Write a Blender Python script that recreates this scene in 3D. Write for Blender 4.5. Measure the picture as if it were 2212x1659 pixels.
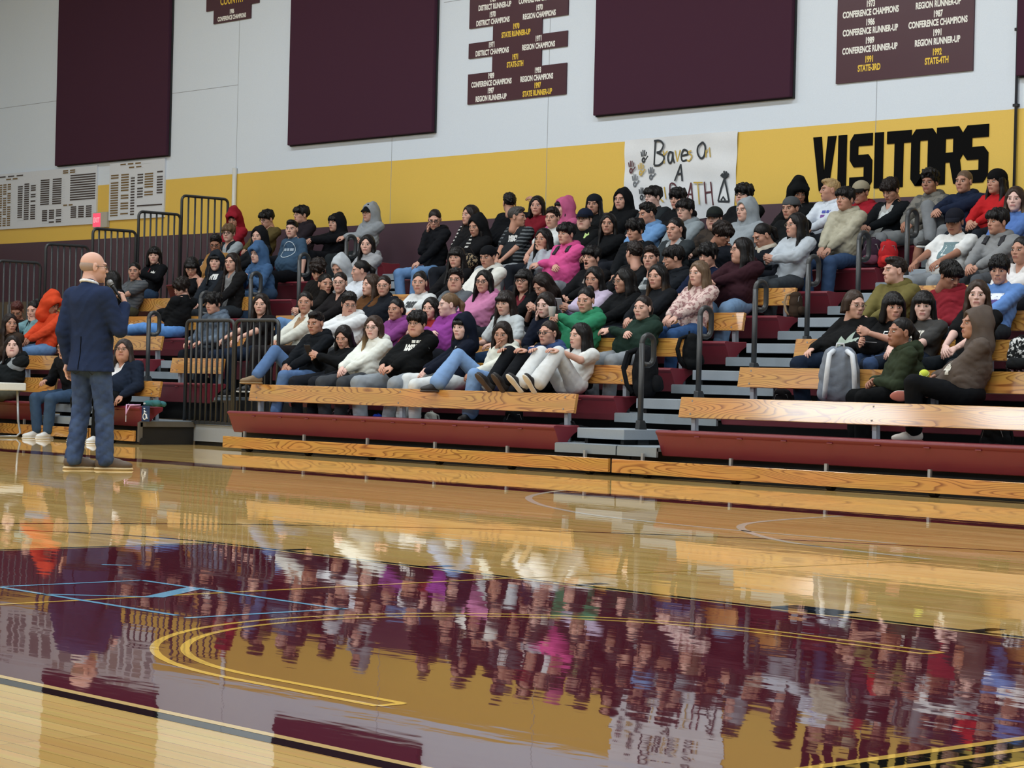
import bpy, bmesh, math, random
import numpy as np
from mathutils import Vector, Matrix
from mathutils.bvhtree import BVHTree
S = bpy.context.scene
COL = S.collection
for o in list(bpy.data.objects): bpy.data.objects.remove(o)

# ------------------------------------------------------------------ camera
FPX = 5087.8
YAW, PITCH, ROLL = -0.8362, -0.0013, 0.0249
CAM = Vector((15.510, -14.528, 0.814))
_f = Vector((math.sin(YAW)*math.cos(PITCH), math.cos(YAW)*math.cos(PITCH), math.sin(PITCH)))
_r = Vector((math.cos(YAW), -math.sin(YAW), 0)); _u = _r.cross(_f)
_r2 = _r*math.cos(ROLL)+_u*math.sin(ROLL); _u2 = -_r*math.sin(ROLL)+_u*math.cos(ROLL)
cd = bpy.data.cameras.new('camera'); cam = bpy.data.objects.new('camera', cd); COL.objects.link(cam)
cd.sensor_fit = 'HORIZONTAL'; cd.sensor_width = 36; cd.lens = FPX/2212*36; cd.clip_end = 200
m3 = Matrix((_r2, _u2, -_f)).transposed()
cam.matrix_world = Matrix.Translation(CAM) @ m3.to_4x4()
S.camera = cam
def ray(x, y):
    return _r2*((x-1106)/FPX) + _u2*(-(y-829.5)/FPX) + _f
def aty(x, y, Y):
    d = ray(x, y); return CAM + d*((Y-CAM.y)/d.y)
def atz(x, y, z=0):
    d = ray(x, y); return CAM + d*((z-CAM.z)/d.z)

# ------------------------------------------------------------------ light
S.view_settings.view_transform = 'Standard'; S.view_settings.look = 'None'
S.view_settings.exposure = 0.12; S.view_settings.gamma = 1.0
w = bpy.data.worlds.new('world'); S.world = w; w.use_nodes = True
w.node_tree.nodes['Background'].inputs[0].default_value = (0.72, 0.86, 1.0, 1)
w.node_tree.nodes['Background'].inputs[1].default_value = 0.30
S.cycles.use_denoising = True
S.cycles.max_bounces = 5; S.cycles.diffuse_bounces = 3; S.cycles.glossy_bounces = 3
S.cycles.caustics_reflective = False; S.cycles.caustics_refractive = False
LIGHT_W = 225
for ix, lx in enumerate((-17, -11.5, -6, -0.5, 5, 10.5)):
    for iy, ly in enumerate((-22.2, -14.5, -6.5, 0.8)):
        ld = bpy.data.lights.new('high_bay_lamp', 'AREA'); ld.shape = 'RECTANGLE'; ld.size = 3.8 if iy == 0 else 2.4; ld.size_y = 1.1 if iy == 0 else 0.9
        ld.energy = LIGHT_W*(1.9 if iy == 0 else 0.38 if ix == 0 else 0.75 if ix == 1 else 1.0); ld.color = (0.88, 0.95, 1.0)
        lo = bpy.data.objects.new('high_bay_lamp', ld); COL.objects.link(lo); lo.location = (lx, ly, 8.7)

# ------------------------------------------------------------------ helpers
def newmat(name):
    m = bpy.data.materials.new(name); m.use_nodes = True
    nt = m.node_tree; b = nt.nodes['Principled BSDF']
    return m, nt, b
def N(nt, t, **kw):
    n = nt.nodes.new(t)
    for k, v in kw.items():
        if k in n.inputs and not hasattr(n, k): n.inputs[k].default_value = v
        else: setattr(n, k, v)
    return n
def L(nt, a, b): nt.links.new(a, b)
def srgb(r, g, b):
    f = lambda c: (c/255/12.92 if c/255 <= .04045 else ((c/255+.055)/1.055)**2.4)
    return (f(r), f(g), f(b))
_mc = {}
def plain(col, rough=.6, metal=0., spec=.5, bump=0., bscale=60., emit=0.):
    key = ('p', col, rough, metal, spec, bump, bscale, emit)
    if key in _mc: return _mc[key]
    m, nt, b = newmat('paint'); c = srgb(*col)+(1,)
    b.inputs['Base Color'].default_value = c; b.inputs['Roughness'].default_value = rough
    b.inputs['Metallic'].default_value = metal; b.inputs['Specular IOR Level'].default_value = spec
    tc = N(nt, 'ShaderNodeTexCoord'); nz = N(nt, 'ShaderNodeTexNoise'); nz.inputs['Scale'].default_value = bscale
    L(nt, tc.outputs['Object'], nz.inputs['Vector'])
    mx = N(nt, 'ShaderNodeMix', data_type='RGBA'); mx.inputs[6].default_value = tuple(x*.93 for x in c[:3])+(1,); mx.inputs[7].default_value = tuple(min(1, x*1.05) for x in c[:3])+(1,)
    L(nt, nz.outputs['Fac'], mx.inputs[0]); L(nt, mx.outputs[2], b.inputs['Base Color'])
    if bump:
        bp = N(nt, 'ShaderNodeBump'); bp.inputs['Strength'].default_value = bump; bp.inputs['Distance'].default_value = .004
        L(nt, nz.outputs['Fac'], bp.inputs['Height']); L(nt, bp.outputs[0], b.inputs['Normal'])
    if emit:
        b.inputs['Emission Color'].default_value = c; b.inputs['Emission Strength'].default_value = emit
    _mc[key] = m; return m
def mesh_np(name, V, Q, mats, parent=None, smooth=True, fm=None, attrs=None):
    V = np.asarray(V, dtype=np.float32)
    me = bpy.data.meshes.new(name); me.vertices.add(len(V)); me.vertices.foreach_set('co', V.ravel())
    Q = np.asarray(Q, dtype=np.int32); n = len(Q)
    me.loops.add(n*4); me.loops.foreach_set('vertex_index', Q.ravel())
    me.polygons.add(n); me.polygons.foreach_set('loop_start', np.arange(0, n*4, 4, dtype=np.int32))
    me.polygons.foreach_set('loop_total', np.full(n, 4, dtype=np.int32))
    me.polygons.foreach_set('use_smooth', np.full(n, smooth))
    for m in mats: me.materials.append(m)
    if fm is not None: me.polygons.foreach_set('material_index', np.asarray(fm, dtype=np.int32))
    if attrs is not None:
        a = me.color_attributes.new('feat', 'FLOAT_COLOR', 'POINT')
        a.data.foreach_set('color', np.asarray(attrs, dtype=np.float32).ravel())
    me.update(calc_edges=True)
    o = bpy.data.objects.new(name, me); COL.objects.link(o)
    if parent is not None: o.parent = parent
    return o
class MB:
    """collects simple shapes, then links them as ONE mesh object"""
    def __init__(s): s.v = []; s.f = []; s.m = []
    def add(s, vs, fs, m=0):
        b = len(s.v); s.v += [tuple(v) for v in vs]; s.f += [tuple(b+i for i in f) for f in fs]; s.m += [m]*len(fs); return s
    def box(s, x0, x1, y0, y1, z0, z1, m=0):
        v = [(x0,y0,z0),(x1,y0,z0),(x1,y1,z0),(x0,y1,z0),(x0,y0,z1),(x1,y0,z1),(x1,y1,z1),(x0,y1,z1)]
        return s.add(v, [(0,3,2,1),(4,5,6,7),(0,1,5,4),(1,2,6,5),(2,3,7,6),(3,0,4,7)], m)
    def prism_x(s, poly, x0, x1, m=0):
        """poly: (y,z) points, extruded along x"""
        n = len(poly); v = [(x0, a, b) for a, b in poly]+[(x1, a, b) for a, b in poly]
        f = [(i, (i+1) % n, n+(i+1) % n, n+i) for i in range(n)]+[tuple(range(n-1, -1, -1)), tuple(range(n, 2*n))]
        return s.add(v, f, m)
    def prism_y(s, poly, y0, y1, m=0):
        n = len(poly); v = [(a, y0, b) for a, b in poly]+[(a, y1, b) for a, b in poly]
        f = [((i+1) % n, i, n+i, n+(i+1) % n) for i in range(n)]+[tuple(range(n)), tuple(range(2*n-1, n-1, -1))]
        return s.add(v, f, m)
    def tube(s, pts, r, k=8, m=0, closed=False):
        pts = [Vector(p) for p in pts]; n = len(pts); rings = []
        rr = r if isinstance(r, (list, tuple)) else [r]*n
        up = None
        for i, p in enumerate(pts):
            if closed: t = pts[(i+1) % n]-pts[i-1]
            else: t = pts[min(i+1, n-1)]-pts[max(i-1, 0)]
            t.normalize()
            if up is None:
                up = Vector((0,0,1)) if abs(t.z) < .9 else Vector((1,0,0))
            a = t.cross(up); a.normalize(); up = a.cross(t); up.normalize()
            rings.append([p+(a*math.cos(2*math.pi*j/k)+up*math.sin(2*math.pi*j/k))*rr[i] for j in range(k)])
        v = [q for g in rings for q in g]; f = []
        for i in range(n if closed else n-1):
            j = (i+1) % n
            for q in range(k): f.append((i*k+q, i*k+(q+1) % k, j*k+(q+1) % k, j*k+q))
        if not closed: f += [tuple(range(k-1, -1, -1)), tuple(range((n-1)*k, n*k))]
        return s.add(v, f, m)
    def build(s, name, mats, parent=None, smooth=False, bevel=0.):
        me = bpy.data.meshes.new(name); me.from_pydata(s.v, [], s.f)
        if not isinstance(mats, (list, tuple)): mats = [mats]
        for m in mats: me.materials.append(m)
        me.polygons.foreach_set('material_index', s.m)
        bm = bmesh.new(); bm.from_mesh(me); bmesh.ops.recalc_face_normals(bm, faces=bm.faces)
        if bevel: bmesh.ops.bevel(bm, geom=list(bm.edges), offset=bevel, segments=2, affect='EDGES', profile=.6)
        bm.to_mesh(me); bm.free()
        if smooth: me.polygons.foreach_set('use_smooth', [True]*len(me.polygons))
        me.update(); o = bpy.data.objects.new(name, me); COL.objects.link(o)
        if parent is not None: o.parent = parent
        return o
def tag(o, label, cat, group=None, kind=None):
    o['label'] = label; o['category'] = cat
    if group: o['group'] = group
    if kind: o['kind'] = kind
    return o
def thing(name, loc, label, cat, rz=0., group=None):
    o = bpy.data.objects.new(name, None); COL.objects.link(o); o.location = loc; o.rotation_euler = (0, 0, rz)
    o.empty_display_size = .1
    return tag(o, label, cat, group)
def structure(o): o['kind'] = 'structure'; return o
def text_mesh(txt, size, bold=.0, align='CENTER', sx=1., shear=0.):
    """vertices (x, z) and faces of a line of lettering, baseline at 0"""
    cu = bpy.data.curves.new('t', 'FONT'); cu.body = txt; cu.size = size; cu.align_x = align; cu.offset = bold; cu.shear = shear
    cu.resolution_u = 3
    ob = bpy.data.objects.new('t', cu); COL.objects.link(ob)
    dg = bpy.context.evaluated_depsgraph_get()
    me = bpy.data.meshes.new_from_object(ob.evaluated_get(dg))
    v = [(q.co.x*sx, q.co.y) for q in me.vertices]; f = [tuple(p.vertices) for p in me.polygons]
    bpy.data.objects.remove(ob); bpy.data.curves.remove(cu); bpy.data.meshes.remove(me)
    return v, f
def arc(cx, cy, rx, ry, a0, a1, n=24):
    return [(cx+rx*math.cos(math.radians(a0+(a1-a0)*i/n)), cy+ry*math.sin(math.radians(a0+(a1-a0)*i/n))) for i in range(n+1)]
# ------------------------------------------------------------------ materials of the place
def wood_mat(name, c0, c1, rough=.3, scale=1., along='X'):
    m, nt, b = newmat(name)
    tc = N(nt, 'ShaderNodeTexCoord'); oi = N(nt, 'ShaderNodeObjectInfo')
    mp = N(nt, 'ShaderNodeMapping'); mp.inputs['Scale'].default_value = (.42*scale, 3.0*scale, 3.0*scale)
    L(nt, tc.outputs['Object'], mp.inputs['Vector'])
    ad = N(nt, 'ShaderNodeVectorMath', operation='ADD'); L(nt, mp.outputs[0], ad.inputs[0])
    sc = N(nt, 'ShaderNodeVectorMath', operation='SCALE'); sc.inputs[0].default_value = (17, 5, 9); L(nt, oi.outputs['Random'], sc.inputs['Scale']); L(nt, sc.outputs[0], ad.inputs[1])
    nz = N(nt, 'ShaderNodeTexNoise'); nz.inputs['Scale'].default_value = 1.6; nz.inputs['Detail'].default_value = 1.5; nz.inputs['Roughness'].default_value = .4
    L(nt, ad.outputs[0], nz.inputs['Vector'])
    mu = N(nt, 'ShaderNodeMath', operation='MULTIPLY'); mu.inputs[1].default_value = 36; L(nt, nz.outputs['Fac'], mu.inputs[0])
    sn = N(nt, 'ShaderNodeMath', operation='FRACT'); L(nt, mu.outputs[0], sn.inputs[0])
    cr = N(nt, 'ShaderNodeValToRGB'); e = cr.color_ramp.elements
    e[0].position = 0.; e[0].color = srgb(*c0)+(1,); e[1].position = .55; e[1].color = srgb(*c0)+(1,)
    x = cr.color_ramp.elements.new(.9); x.color = srgb(*c1)+(1,)
    x = cr.color_ramp.elements.new(1.); x.color = srgb(*c0)+(1,)
    L(nt, sn.outputs[0], cr.inputs[0])
    n2 = N(nt, 'ShaderNodeTexNoise'); n2.inputs['Scale'].default_value = 3.; L(nt, ad.outputs[0], n2.inputs['Vector'])
    mx = N(nt, 'ShaderNodeMix', data_type='RGBA', blend_type='MULTIPLY'); mx.inputs[0].default_value = .35
    L(nt, cr.outputs[0], mx.inputs[6]); L(nt, n2.outputs['Color'], mx.inputs[7])
    hs = N(nt, 'ShaderNodeHueSaturation'); hs.inputs['Value'].default_value = 1.12; L(nt, mx.outputs[2], hs.inputs['Color'])
    L(nt, hs.outputs[0], b.inputs['Base Color']); b.inputs['Roughness'].default_value = rough
    b.inputs['Coat Weight'].default_value = 1.; b.inputs['Coat Roughness'].default_value = .09
    return m
M_BOARD = wood_mat('board_wood', (202, 148, 74), (138, 84, 36), .3)
M_SEAT = plain((112, 36, 48), .42, bump=.15, bscale=220)
M_GREY = plain((142, 152, 162), .5)
M_DECK = plain((128, 138, 146), .6)
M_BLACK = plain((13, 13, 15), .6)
M_RAIL = plain((44, 47, 50), .4)
M_DARK = plain((26, 28, 31), .7)
M_SILVER = plain((168, 172, 176), .35, metal=.6)
def floor_mat(name, c, planks=True, gold=False):
    m, nt, b = newmat(name); tc = N(nt, 'ShaderNodeTexCoord')
    br = N(nt, 'ShaderNodeTexBrick'); br.offset = .37; br.offset_frequency = 3
    br.inputs['Scale'].default_value = 1.; br.inputs['Brick Width'].default_value = 1.1; br.inputs['Row Height'].default_value = .058
    br.inputs['Mortar Size'].default_value = .0011; br.inputs['Mortar Smooth'].default_value = .2; br.inputs['Bias'].default_value = 0.
    L(nt, tc.outputs['Object'], br.inputs['Vector'])
    if planks:
        br.inputs['Color1'].default_value = srgb(228, 192, 122)+(1,); br.inputs['Color2'].default_value = srgb(208, 168, 98)+(1,); br.inputs['Mortar'].default_value = srgb(150, 112, 62)+(1,)
        mp = N(nt, 'ShaderNodeMapping'); mp.inputs['Scale'].default_value = (1.2, 30, 1); L(nt, tc.outputs['Object'], mp.inputs['Vector'])
        nz = N(nt, 'ShaderNodeTexNoise'); nz.inputs['Scale'].default_value = 2.; nz.inputs['Detail'].default_value = 5; L(nt, mp.outputs[0], nz.inputs['Vector'])
        mx = N(nt, 'ShaderNodeMix', data_type='RGBA', blend_type='MULTIPLY'); mx.inputs[0].default_value = .3
        L(nt, br.outputs['Color'], mx.inputs[6]); L(nt, nz.outputs['Color'], mx.inputs[7])
        hs = N(nt, 'ShaderNodeHueSaturation'); hs.inputs['Value'].default_value = 1.12; L(nt, mx.outputs[2], hs.inputs['Color'])
        L(nt, hs.outputs[0], b.inputs['Base Color'])
    else:
        b.inputs['Base Color'].default_value = srgb(*c)+(1,)
    # lacquer ripple: long along the boards
    mp2 = N(nt, 'ShaderNodeMapping'); mp2.inputs['Scale'].default_value = (3.0, 9, 1); L(nt, tc.outputs['Object'], mp2.inputs['Vector'])
    n2 = N(nt, 'ShaderNodeTexNoise'); n2.inputs['Scale'].default_value = 1.; n2.inputs['Detail'].default_value = 2.5; L(nt, mp2.outputs[0], n2.inputs['Vector'])
    bp = N(nt, 'ShaderNodeBump'); bp.inputs['Strength'].default_value = 1.; bp.inputs['Distance'].default_value = .00035
    L(nt, n2.outputs['Fac'], bp.inputs['Height'])
    # each board tips very slightly
    b2 = N(nt, 'ShaderNodeTexBrick'); b2.offset = .37; b2.offset_frequency = 3
    for k in ('Scale', 'Brick Width', 'Row Height'): b2.inputs[k].default_value = br.inputs[k].default_value
    b2.inputs['Mortar Size'].default_value = 0; b2.inputs['Color1'].default_value = (0,0,0,1); b2.inputs['Color2'].default_value = (1,1,1,1)
    L(nt, tc.outputs['Object'], b2.inputs['Vector'])
    rn = N(nt, 'ShaderNodeVectorMath', operation='MULTIPLY_ADD'); rn.inputs[1].default_value = (.0018, .0045, 0); rn.inputs[2].default_value = (-.0009, -.00225, 0)
    L(nt, b2.outputs['Color'], rn.inputs[0])
    av = N(nt, 'ShaderNodeVectorMath', operation='ADD'); L(nt, bp.outputs[0], av.inputs[0]); L(nt, rn.outputs[0], av.inputs[1])
    nv = N(nt, 'ShaderNodeVectorMath', operation='NORMALIZE'); L(nt, av.outputs[0], nv.inputs[0]); L(nt, nv.outputs[0], b.inputs['Normal'])
    b.inputs['Roughness'].default_value = .022; b.inputs['IOR'].default_value = 1.45
    return m
F_WOOD = floor_mat('floor_boards', None)
F_MAR = floor_mat('floor_maroon', (86, 30, 44), False)
F_BLK = floor_mat('floor_black', (18, 18, 18), False)
F_YEL = floor_mat('floor_yellow', (216, 176, 88), False)
F_TAN = floor_mat('floor_tan', (222, 190, 128), False)
F_BLUE = floor_mat('floor_blue', (130, 188, 226), False)
F_WHT = floor_mat('floor_white', (226, 216, 196), False)

# ------------------------------------------------------------------ floor with its court paint
fl = MB()
fl.box(-22, 22, -26, 6.4, -.12, 0, 0)
def quad(x0, x1, y0, y1, m, z): fl.add([(x0,y0,z),(x1,y0,z),(x1,y1,z),(x0,y1,z)], [(0,1,2,3)], m)
def line(pts, wd, m, z, closed=False):
    P = [Vector((p[0], p[1])) for p in pts]; n = len(P); Lf = []; Rt = []
    for i in range(n):
        t = (P[(i+1) % n]-P[i-1]) if closed else P[min(i+1, n-1)]-P[max(0, i-1)]
        t.normalize(); q = Vector((-t.y, t.x))*wd/2; Lf.append(P[i]+q); Rt.append(P[i]-q)
    vs = [(a.x, a.y, z) for a in Lf]+[(a.x, a.y, z) for a in Rt]
    fl.add(vs, [(i, n+i, n+(i+1) % n, (i+1) % n) for i in range(n if closed else n-1)], m)
LX0, LX1, LY0, LY1 = 6.19, 12.2, -11.36, -8.0
quad(LX0, LX1, LY0, LY1, 1, .0004)
quad(LX0-.05, LX1, LY1, LY1+.05, 2, .0004); quad(LX0-.05, LX1, LY0-.06, LY0, 2, .0004); quad(LX0-.05, LX0, LY0, LY1, 2, .0004)
line([(LX0, LY0+.012), (LX1, LY0+.012)], .03, 4, .0008); line([(LX0, LY1-.01), (LX1, LY1-.01)], .022, 4, .0008); line([(LX0+.01, LY0), (LX0+.01, LY1)], .02, 4, .0008)
quad(12.2, 12.44, -22, 3, 2, .0006); line([(12.205, -22), (12.205, 3)], .035, 3, .0010); line([(12.43, -22), (12.43, 3)], .035, 3, .0010); line([(12.31, -12), (12.31, -6)], .03, 3, .0010)
for rx, ry in ((1.19, 1.13), (1.09, 1.045)):
    line([(10.97, -9.72-ry)]+[(x, y) for x, y in arc(10.35, -9.72, rx, ry, 270, 90, 40)]+[(10.97, -9.72+ry)], .027, 3, .0009)
for s in (-1, 1): line([(10.97, -9.72+s*1.045), (10.97, -9.72+s*1.13)], .027, 3, .0011)
line([(8.34, -11.36), (8.31, -9.5), (8.31, -8.0), (8.40, -6.6), (8.45, -5.4)], .03, 3, .0012)
line([(-14, -5.5), (10, -5.15)], .025, 3, .0007)
for s in (-1, 1):
    line(arc(10.35, -9.72, 6.0, 5.62, 180, 180-s*82, 60), .045, 2, .0005)
line(arc(6.19, -9.68, 1.72, 1.7, 90, 270, 30), .04, 2, .0005)
for x in (6.68, 7.71, 8.67, 10.62):
    quad(x-.03, x+.03, LY1+.04, LY1+.19, 2, .0006)
quad(9.68, 10.0, LY1+.04, LY1+.2, 2, .0006)
quad(-21, 14, -2.78, -2.34, 1, .0004)
for pts in ([(2.6,-2.3),(2.93,-2.85),(3.36,-3.37),(3.98,-3.86),(4.55,-4.18),(5.19,-4.44),(6.27,-4.62),(7.6,-4.6)], [(5.72,-2.8),(5.85,-3.48),(6.03,-4.02),(6.29,-4.39),(6.63,-4.69),(7.05,-4.98),(7.55,-5.2),(8.4,-5.35)]):
    sm = []
    for i in range(len(pts)-1):
        p0, p1, p2, p3 = (Vector(pts[max(0, i-1)]), Vector(pts[i]), Vector(pts[i+1]), Vector(pts[min(len(pts)-1, i+2)]))
        for k in range(5):
            t = k/5; sm.append(.5*((2*p1)+(p2-p0)*t+(2*p0-5*p1+4*p2-p3)*t*t+(3*p1-p0-3*p2+p3)*t**3))
    line(sm+[Vector(pts[-1])], .05, 6, .0007)
T = .028
for a, b_ in (((7.74,-10.07),(7.74,-9.43)), ((7.74,-9.43),(9.02,-9.43)), ((9.0,-9.4),(9.0,-10.08)), ((8.92,-10.06),(7.74,-10.06)), ((8.06,-10.07),(8.34,-9.77)), ((7.04,-9.17),(7.13,-9.08))):
    line([a, b_], T, 5, .0014)
line([(8.34,-9.77),(8.1,-9.42)], .075, 5, .0015)
floor = structure(fl.build('floor', [F_WOOD, F_MAR, F_BLK, F_YEL, F_TAN, F_BLUE, F_WHT]))

# ------------------------------------------------------------------ walls and ceiling
YW = 6.02
M_WHITE = plain((210, 221, 233), .55, bump=.08, bscale=90); M_YELLOW = plain((220, 184, 80), .45, bump=.08, bscale=90); M_MARWALL = plain((74, 52, 62), .5, bump=.08, bscale=90)
M_SEAM = plain((150, 156, 164), .7)
wl = MB()
wl.box(-22, 22, YW, YW+.3, 0, 1.95, 3); wl.box(-22, 22, YW, YW+.3, 1.95, 2.945, 2); wl.box(-22, 22, YW, YW+.3, 2.945, 3.815, 1); wl.box(-22, 22, YW, YW+.3, 3.815, 9.2, 0)
for x in (-13.53, -9.84, -6.68, -1.3, 1.9): wl.box(x-.004, x+.004, YW-.0015, YW, 2.95, 9.2, 4)
for x0, x1, z in ((-22, -18.7, 5.28), (-15.3, -13.53, 5.15), (-8.8, -5.9, 5.9)): wl.box(x0, x1, YW-.0015, YW, z-.004, z+.004, 4)
structure(wl.build('wall_back', [M_WHITE, M_YELLOW, M_MARWALL, plain((96, 84, 70), .7), M_SEAM]))
ws = MB(); ws.box(-22.3, -22, -26, YW+.3, 0, 2.945, 1); ws.box(-22.3, -22, -26, YW+.3, 2.945, 9.2, 0)
structure(ws.build('wall_left', [M_WHITE, M_MARWALL]))
ce = MB(); ce.box(-22.3, 22, -26, YW+.3, 9.2, 9.4); structure(ce.build('ceiling', plain((200, 200, 198), .8)))

# ------------------------------------------------------------------ things on the wall
M_PANEL = plain((66, 38, 54), .9, spec=.15, bump=.5, bscale=400)
for x0, x1, zb, lb in ((-18.58, -15.30, 4.185, 'tall dark maroon acoustic panel above the record boards, farthest left on the wall'),
                   (-12.15, -8.90, 4.155, 'tall dark maroon acoustic panel between the small and the stepped championship signs'),
                   (-5.76, -2.51, 4.16, 'tall dark maroon acoustic panel above the handmade paper banner'),
                   (.63, 3.9, 4.15, 'maroon acoustic panel cut off by the right edge, beside the thin wall pipe')):
    t = thing('acoustic_panel', ((x0+x1)/2, YW, zb), lb, 'panel', group='acoustic wall panels')
    h = (x1-x0)/2
    MB().box(-h, h, -.085, -.001, 0, 4.6).build('fabric_cover', M_PANEL, t, bevel=.012)
    MB().box(-h-.012, h+.012, -.03, 0, -.012, 4.6).build('edge_frame', M_DARK, t)
M_SIGN = plain((66, 30, 42), .3); M_LETW = plain((232, 232, 226), .5); M_LETY = plain((226, 190, 60), .5)
def lettering(rows, y, parent, mat, name='lettering', sx=.66, bold=.004):
    for txt, x, z, s in rows:
        b = MB(); v, f = text_mesh(txt, s, bold, sx=sx); b.add([(x+a, y, z+c) for a, c in v], [tuple(reversed(q)) for q in f]); b.build(name, mat, parent)
# stepped sign
t = thing('championship_sign', (-7.29, YW, 4.48), 'stepped maroon championship sign of years and titles, between two acoustic panels', 'sign', group='championship signs')
W2 = .955; NW = .475
b = MB()
for a0, a1, hw in ((0, .40, W2), (.40, .61, NW), (.61, .81, W2), (.81, 1.01, NW), (1.01, 1.8, W2)): b.box(-hw, hw, -.02, 0, a0, a1)
b.build('sign_board', M_SIGN, t)
s = .098
lettering([('1989', -.49, .315, s), ('CONFERENCE CHAMPIONS', -.48, .22, s), ('1997', -.49, .12, s), ('REGION RUNNER-UP', -.48, .025, s), ('1993', .42, .315, s), ('REGION CHAMPIONS', .40, .22, s),
           ('1971', -.49, .725, s), ('DISTRICT CHAMPIONS', -.48, .63, s), ('1971', .42, .725, s), ('REGION CHAMPIONS', .42, .63, s), ('1970', -.49, 1.125, s), ('DISTRICT CHAMPIONS', -.48, 1.03, s),
           ('1970', .42, 1.125, s), ('REGION CHAMPIONS', .42, 1.03, s), ('DISTRICT RUNNER-UP', -.45, 1.23, s), ('CONFERENCE CHAMPIONS', .42, 1.24, s), ('1969', -.49, 1.325, s), ('1969', .42, 1.335, s)], -.022, t, M_LETW)
lettering([('1997', .42, .12, s), ('STATE RUNNER-UP', .42, .025, s), ('1971', -.02, .525, s), ('STATE-5TH', -.02, .43, s), ('1970', -.02, .925, s), ('STATE RUNNER-UP', -.02, .83, s)], -.022, t, M_LETY, 'gold_lettering')
t = thing('championship_sign', (-.93, YW, 4.265), 'wide maroon championship sign of years and titles above the yellow band at right', 'sign', group='championship signs')
MB().box(-.95, .95, -.02, 0, 0, 2.2).build('sign_board', M_SIGN, t)
s = .098
lettering([('1989', -.47, .42, s), ('CONFERENCE RUNNER-UP', -.47, .325, s), ('1986', -.47, .625, s), ('CONFERENCE RUNNER-UP', -.47, .53, s), ('1973', -.47, .83, s), ('CONFERENCE CHAMPIONS', -.47, .735, s), ('REGION CHAMPIONS', -.47, .945, s), ('1970', -.47, 1.04, s),
           ('1991', .47, .42, s), ('REGION RUNNER-UP', .47, .325, s), ('1987', .47, .625, s), ('CONFERENCE CHAMPIONS', .47, .53, s), ('1983', .47, .83, s), ('REGION RUNNER-UP', .47, .735, s)], -.022, t, M_LETW)
lettering([('1991', -.47, .21, s), ('STATE-3RD', -.47, .115, s), ('1992', .47, .21, s), ('STATE-4TH', .47, .115, s)], -.022, t, M_LETY, 'gold_lettering')
t = thing('championship_sign', (-13.71, YW, 6.12), 'small stepped maroon sign at the top edge reading COUNTRY in gold', 'sign', group='championship signs')
b = MB(); b.box(-.48, .48, -.02, 0, 0, .21); b.box(-.68, .68, -.02, 0, .21, .8); b.build('sign_board', M_SIGN, t)
lettering([('1986', 0, .12, .09), ('CONFERENCE CHAMPIONS', 0, .03, .09)], -.022, t, M_LETW); lettering([('COUNTRY', 0, .27, .17)], -.022, t, M_LETY, 'gold_lettering', sx=.75)
# record boards
def record_board(x0, x1, z0, z1, lb, seed, blocks):
    rnd = random.Random(seed); t = thing('record_board', ((x0+x1)/2, YW, z0), lb, 'board', group='record boards')
    hw = (x1-x0)/2; MB().box(-hw, hw, -.03, 0, 0, z1-z0).build('board', plain((206, 212, 220), .5), t)
    h = z1-z0
    for (u0, u1, v0, v1, n, gold, cols) in blocks:
        dk, gd, ln = MB(), MB(), MB()
        for i in range(n):
            z = (v1-(v1-v0)*(i+.5)/n)*h; a = -hw+u0*2*hw; c = -hw+u1*2*hw; p = a
            for q in range(cols):
                wd = (c-a)/cols*(.72 if cols > 1 else 1)
                if rnd.random() < .93: (gd if gold else dk).box(p, p+wd, -.033, -.029, z-.011, z+.011)
                p += (c-a)/cols
            ln.box(a, c, -.032, -.029, z-.021, z-.019)
        if dk.v: dk.build('name_column', plain((62, 52, 48), .6), t)
        ln.build('ruled_lines', plain((160, 166, 172), .6), t)
        if gd.v: gd.build('gold_name_column', plain((112, 88, 46), .6), t)
record_board(-20.7, -17.36, 3.19, 4.14, 'wide white record board of dark name strips, left of the red exit sign', 3,
             [(.07,.33,.93,.96,1,False,3),(.14,.27,.88,.91,1,True,2),(.02,.05,.05,.82,19,False,1),(.07,.2,.05,.82,19,True,3),(.26,.45,.14,.8,17,False,3),(.48,.71,.38,.84,12,False,2),(.76,.99,.42,.88,11,False,1),(.69,.82,.9,.97,2,True,2),(.5,.7,.06,.3,7,False,3),(.77,.98,.12,.33,6,False,3),(.7,.8,.34,.37,1,True,2)])
record_board(-16.98, -15.40, 3.23, 4.15, 'narrow white record board of dark strips beside the end railing', 5,
             [(.2,.75,.94,.975,1,True,4),(.36,.62,.88,.91,1,True,2),(.03,.17,.06,.8,17,True,1),(.22,.36,.08,.8,16,True,1),(.4,.47,.06,.78,15,False,1),(.52,.62,.35,.78,9,False,1),(.65,.8,.38,.78,9,True,1),(.87,.97,.4,.8,9,False,1),(.52,.97,.2,.24,1,False,1)])
t = thing('exit_sign', (-17.2, YW, 3.12), 'small red lit exit sign on the wall between the two record boards', 'sign')
MB().box(-.21, .21, -.06, 0, 0, .25).build('housing', plain((176, 172, 160), .5), t, bevel=.008)
MB().box(-.19, .03, -.064, -.058, .015, .235).build('red_panel', plain((236, 70, 96), .4, emit=.9), t)
lettering([('EXIT', -.08, .09, .11)], -.067, t, plain((250, 150, 160), .5, emit=.8), sx=.8)
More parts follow.
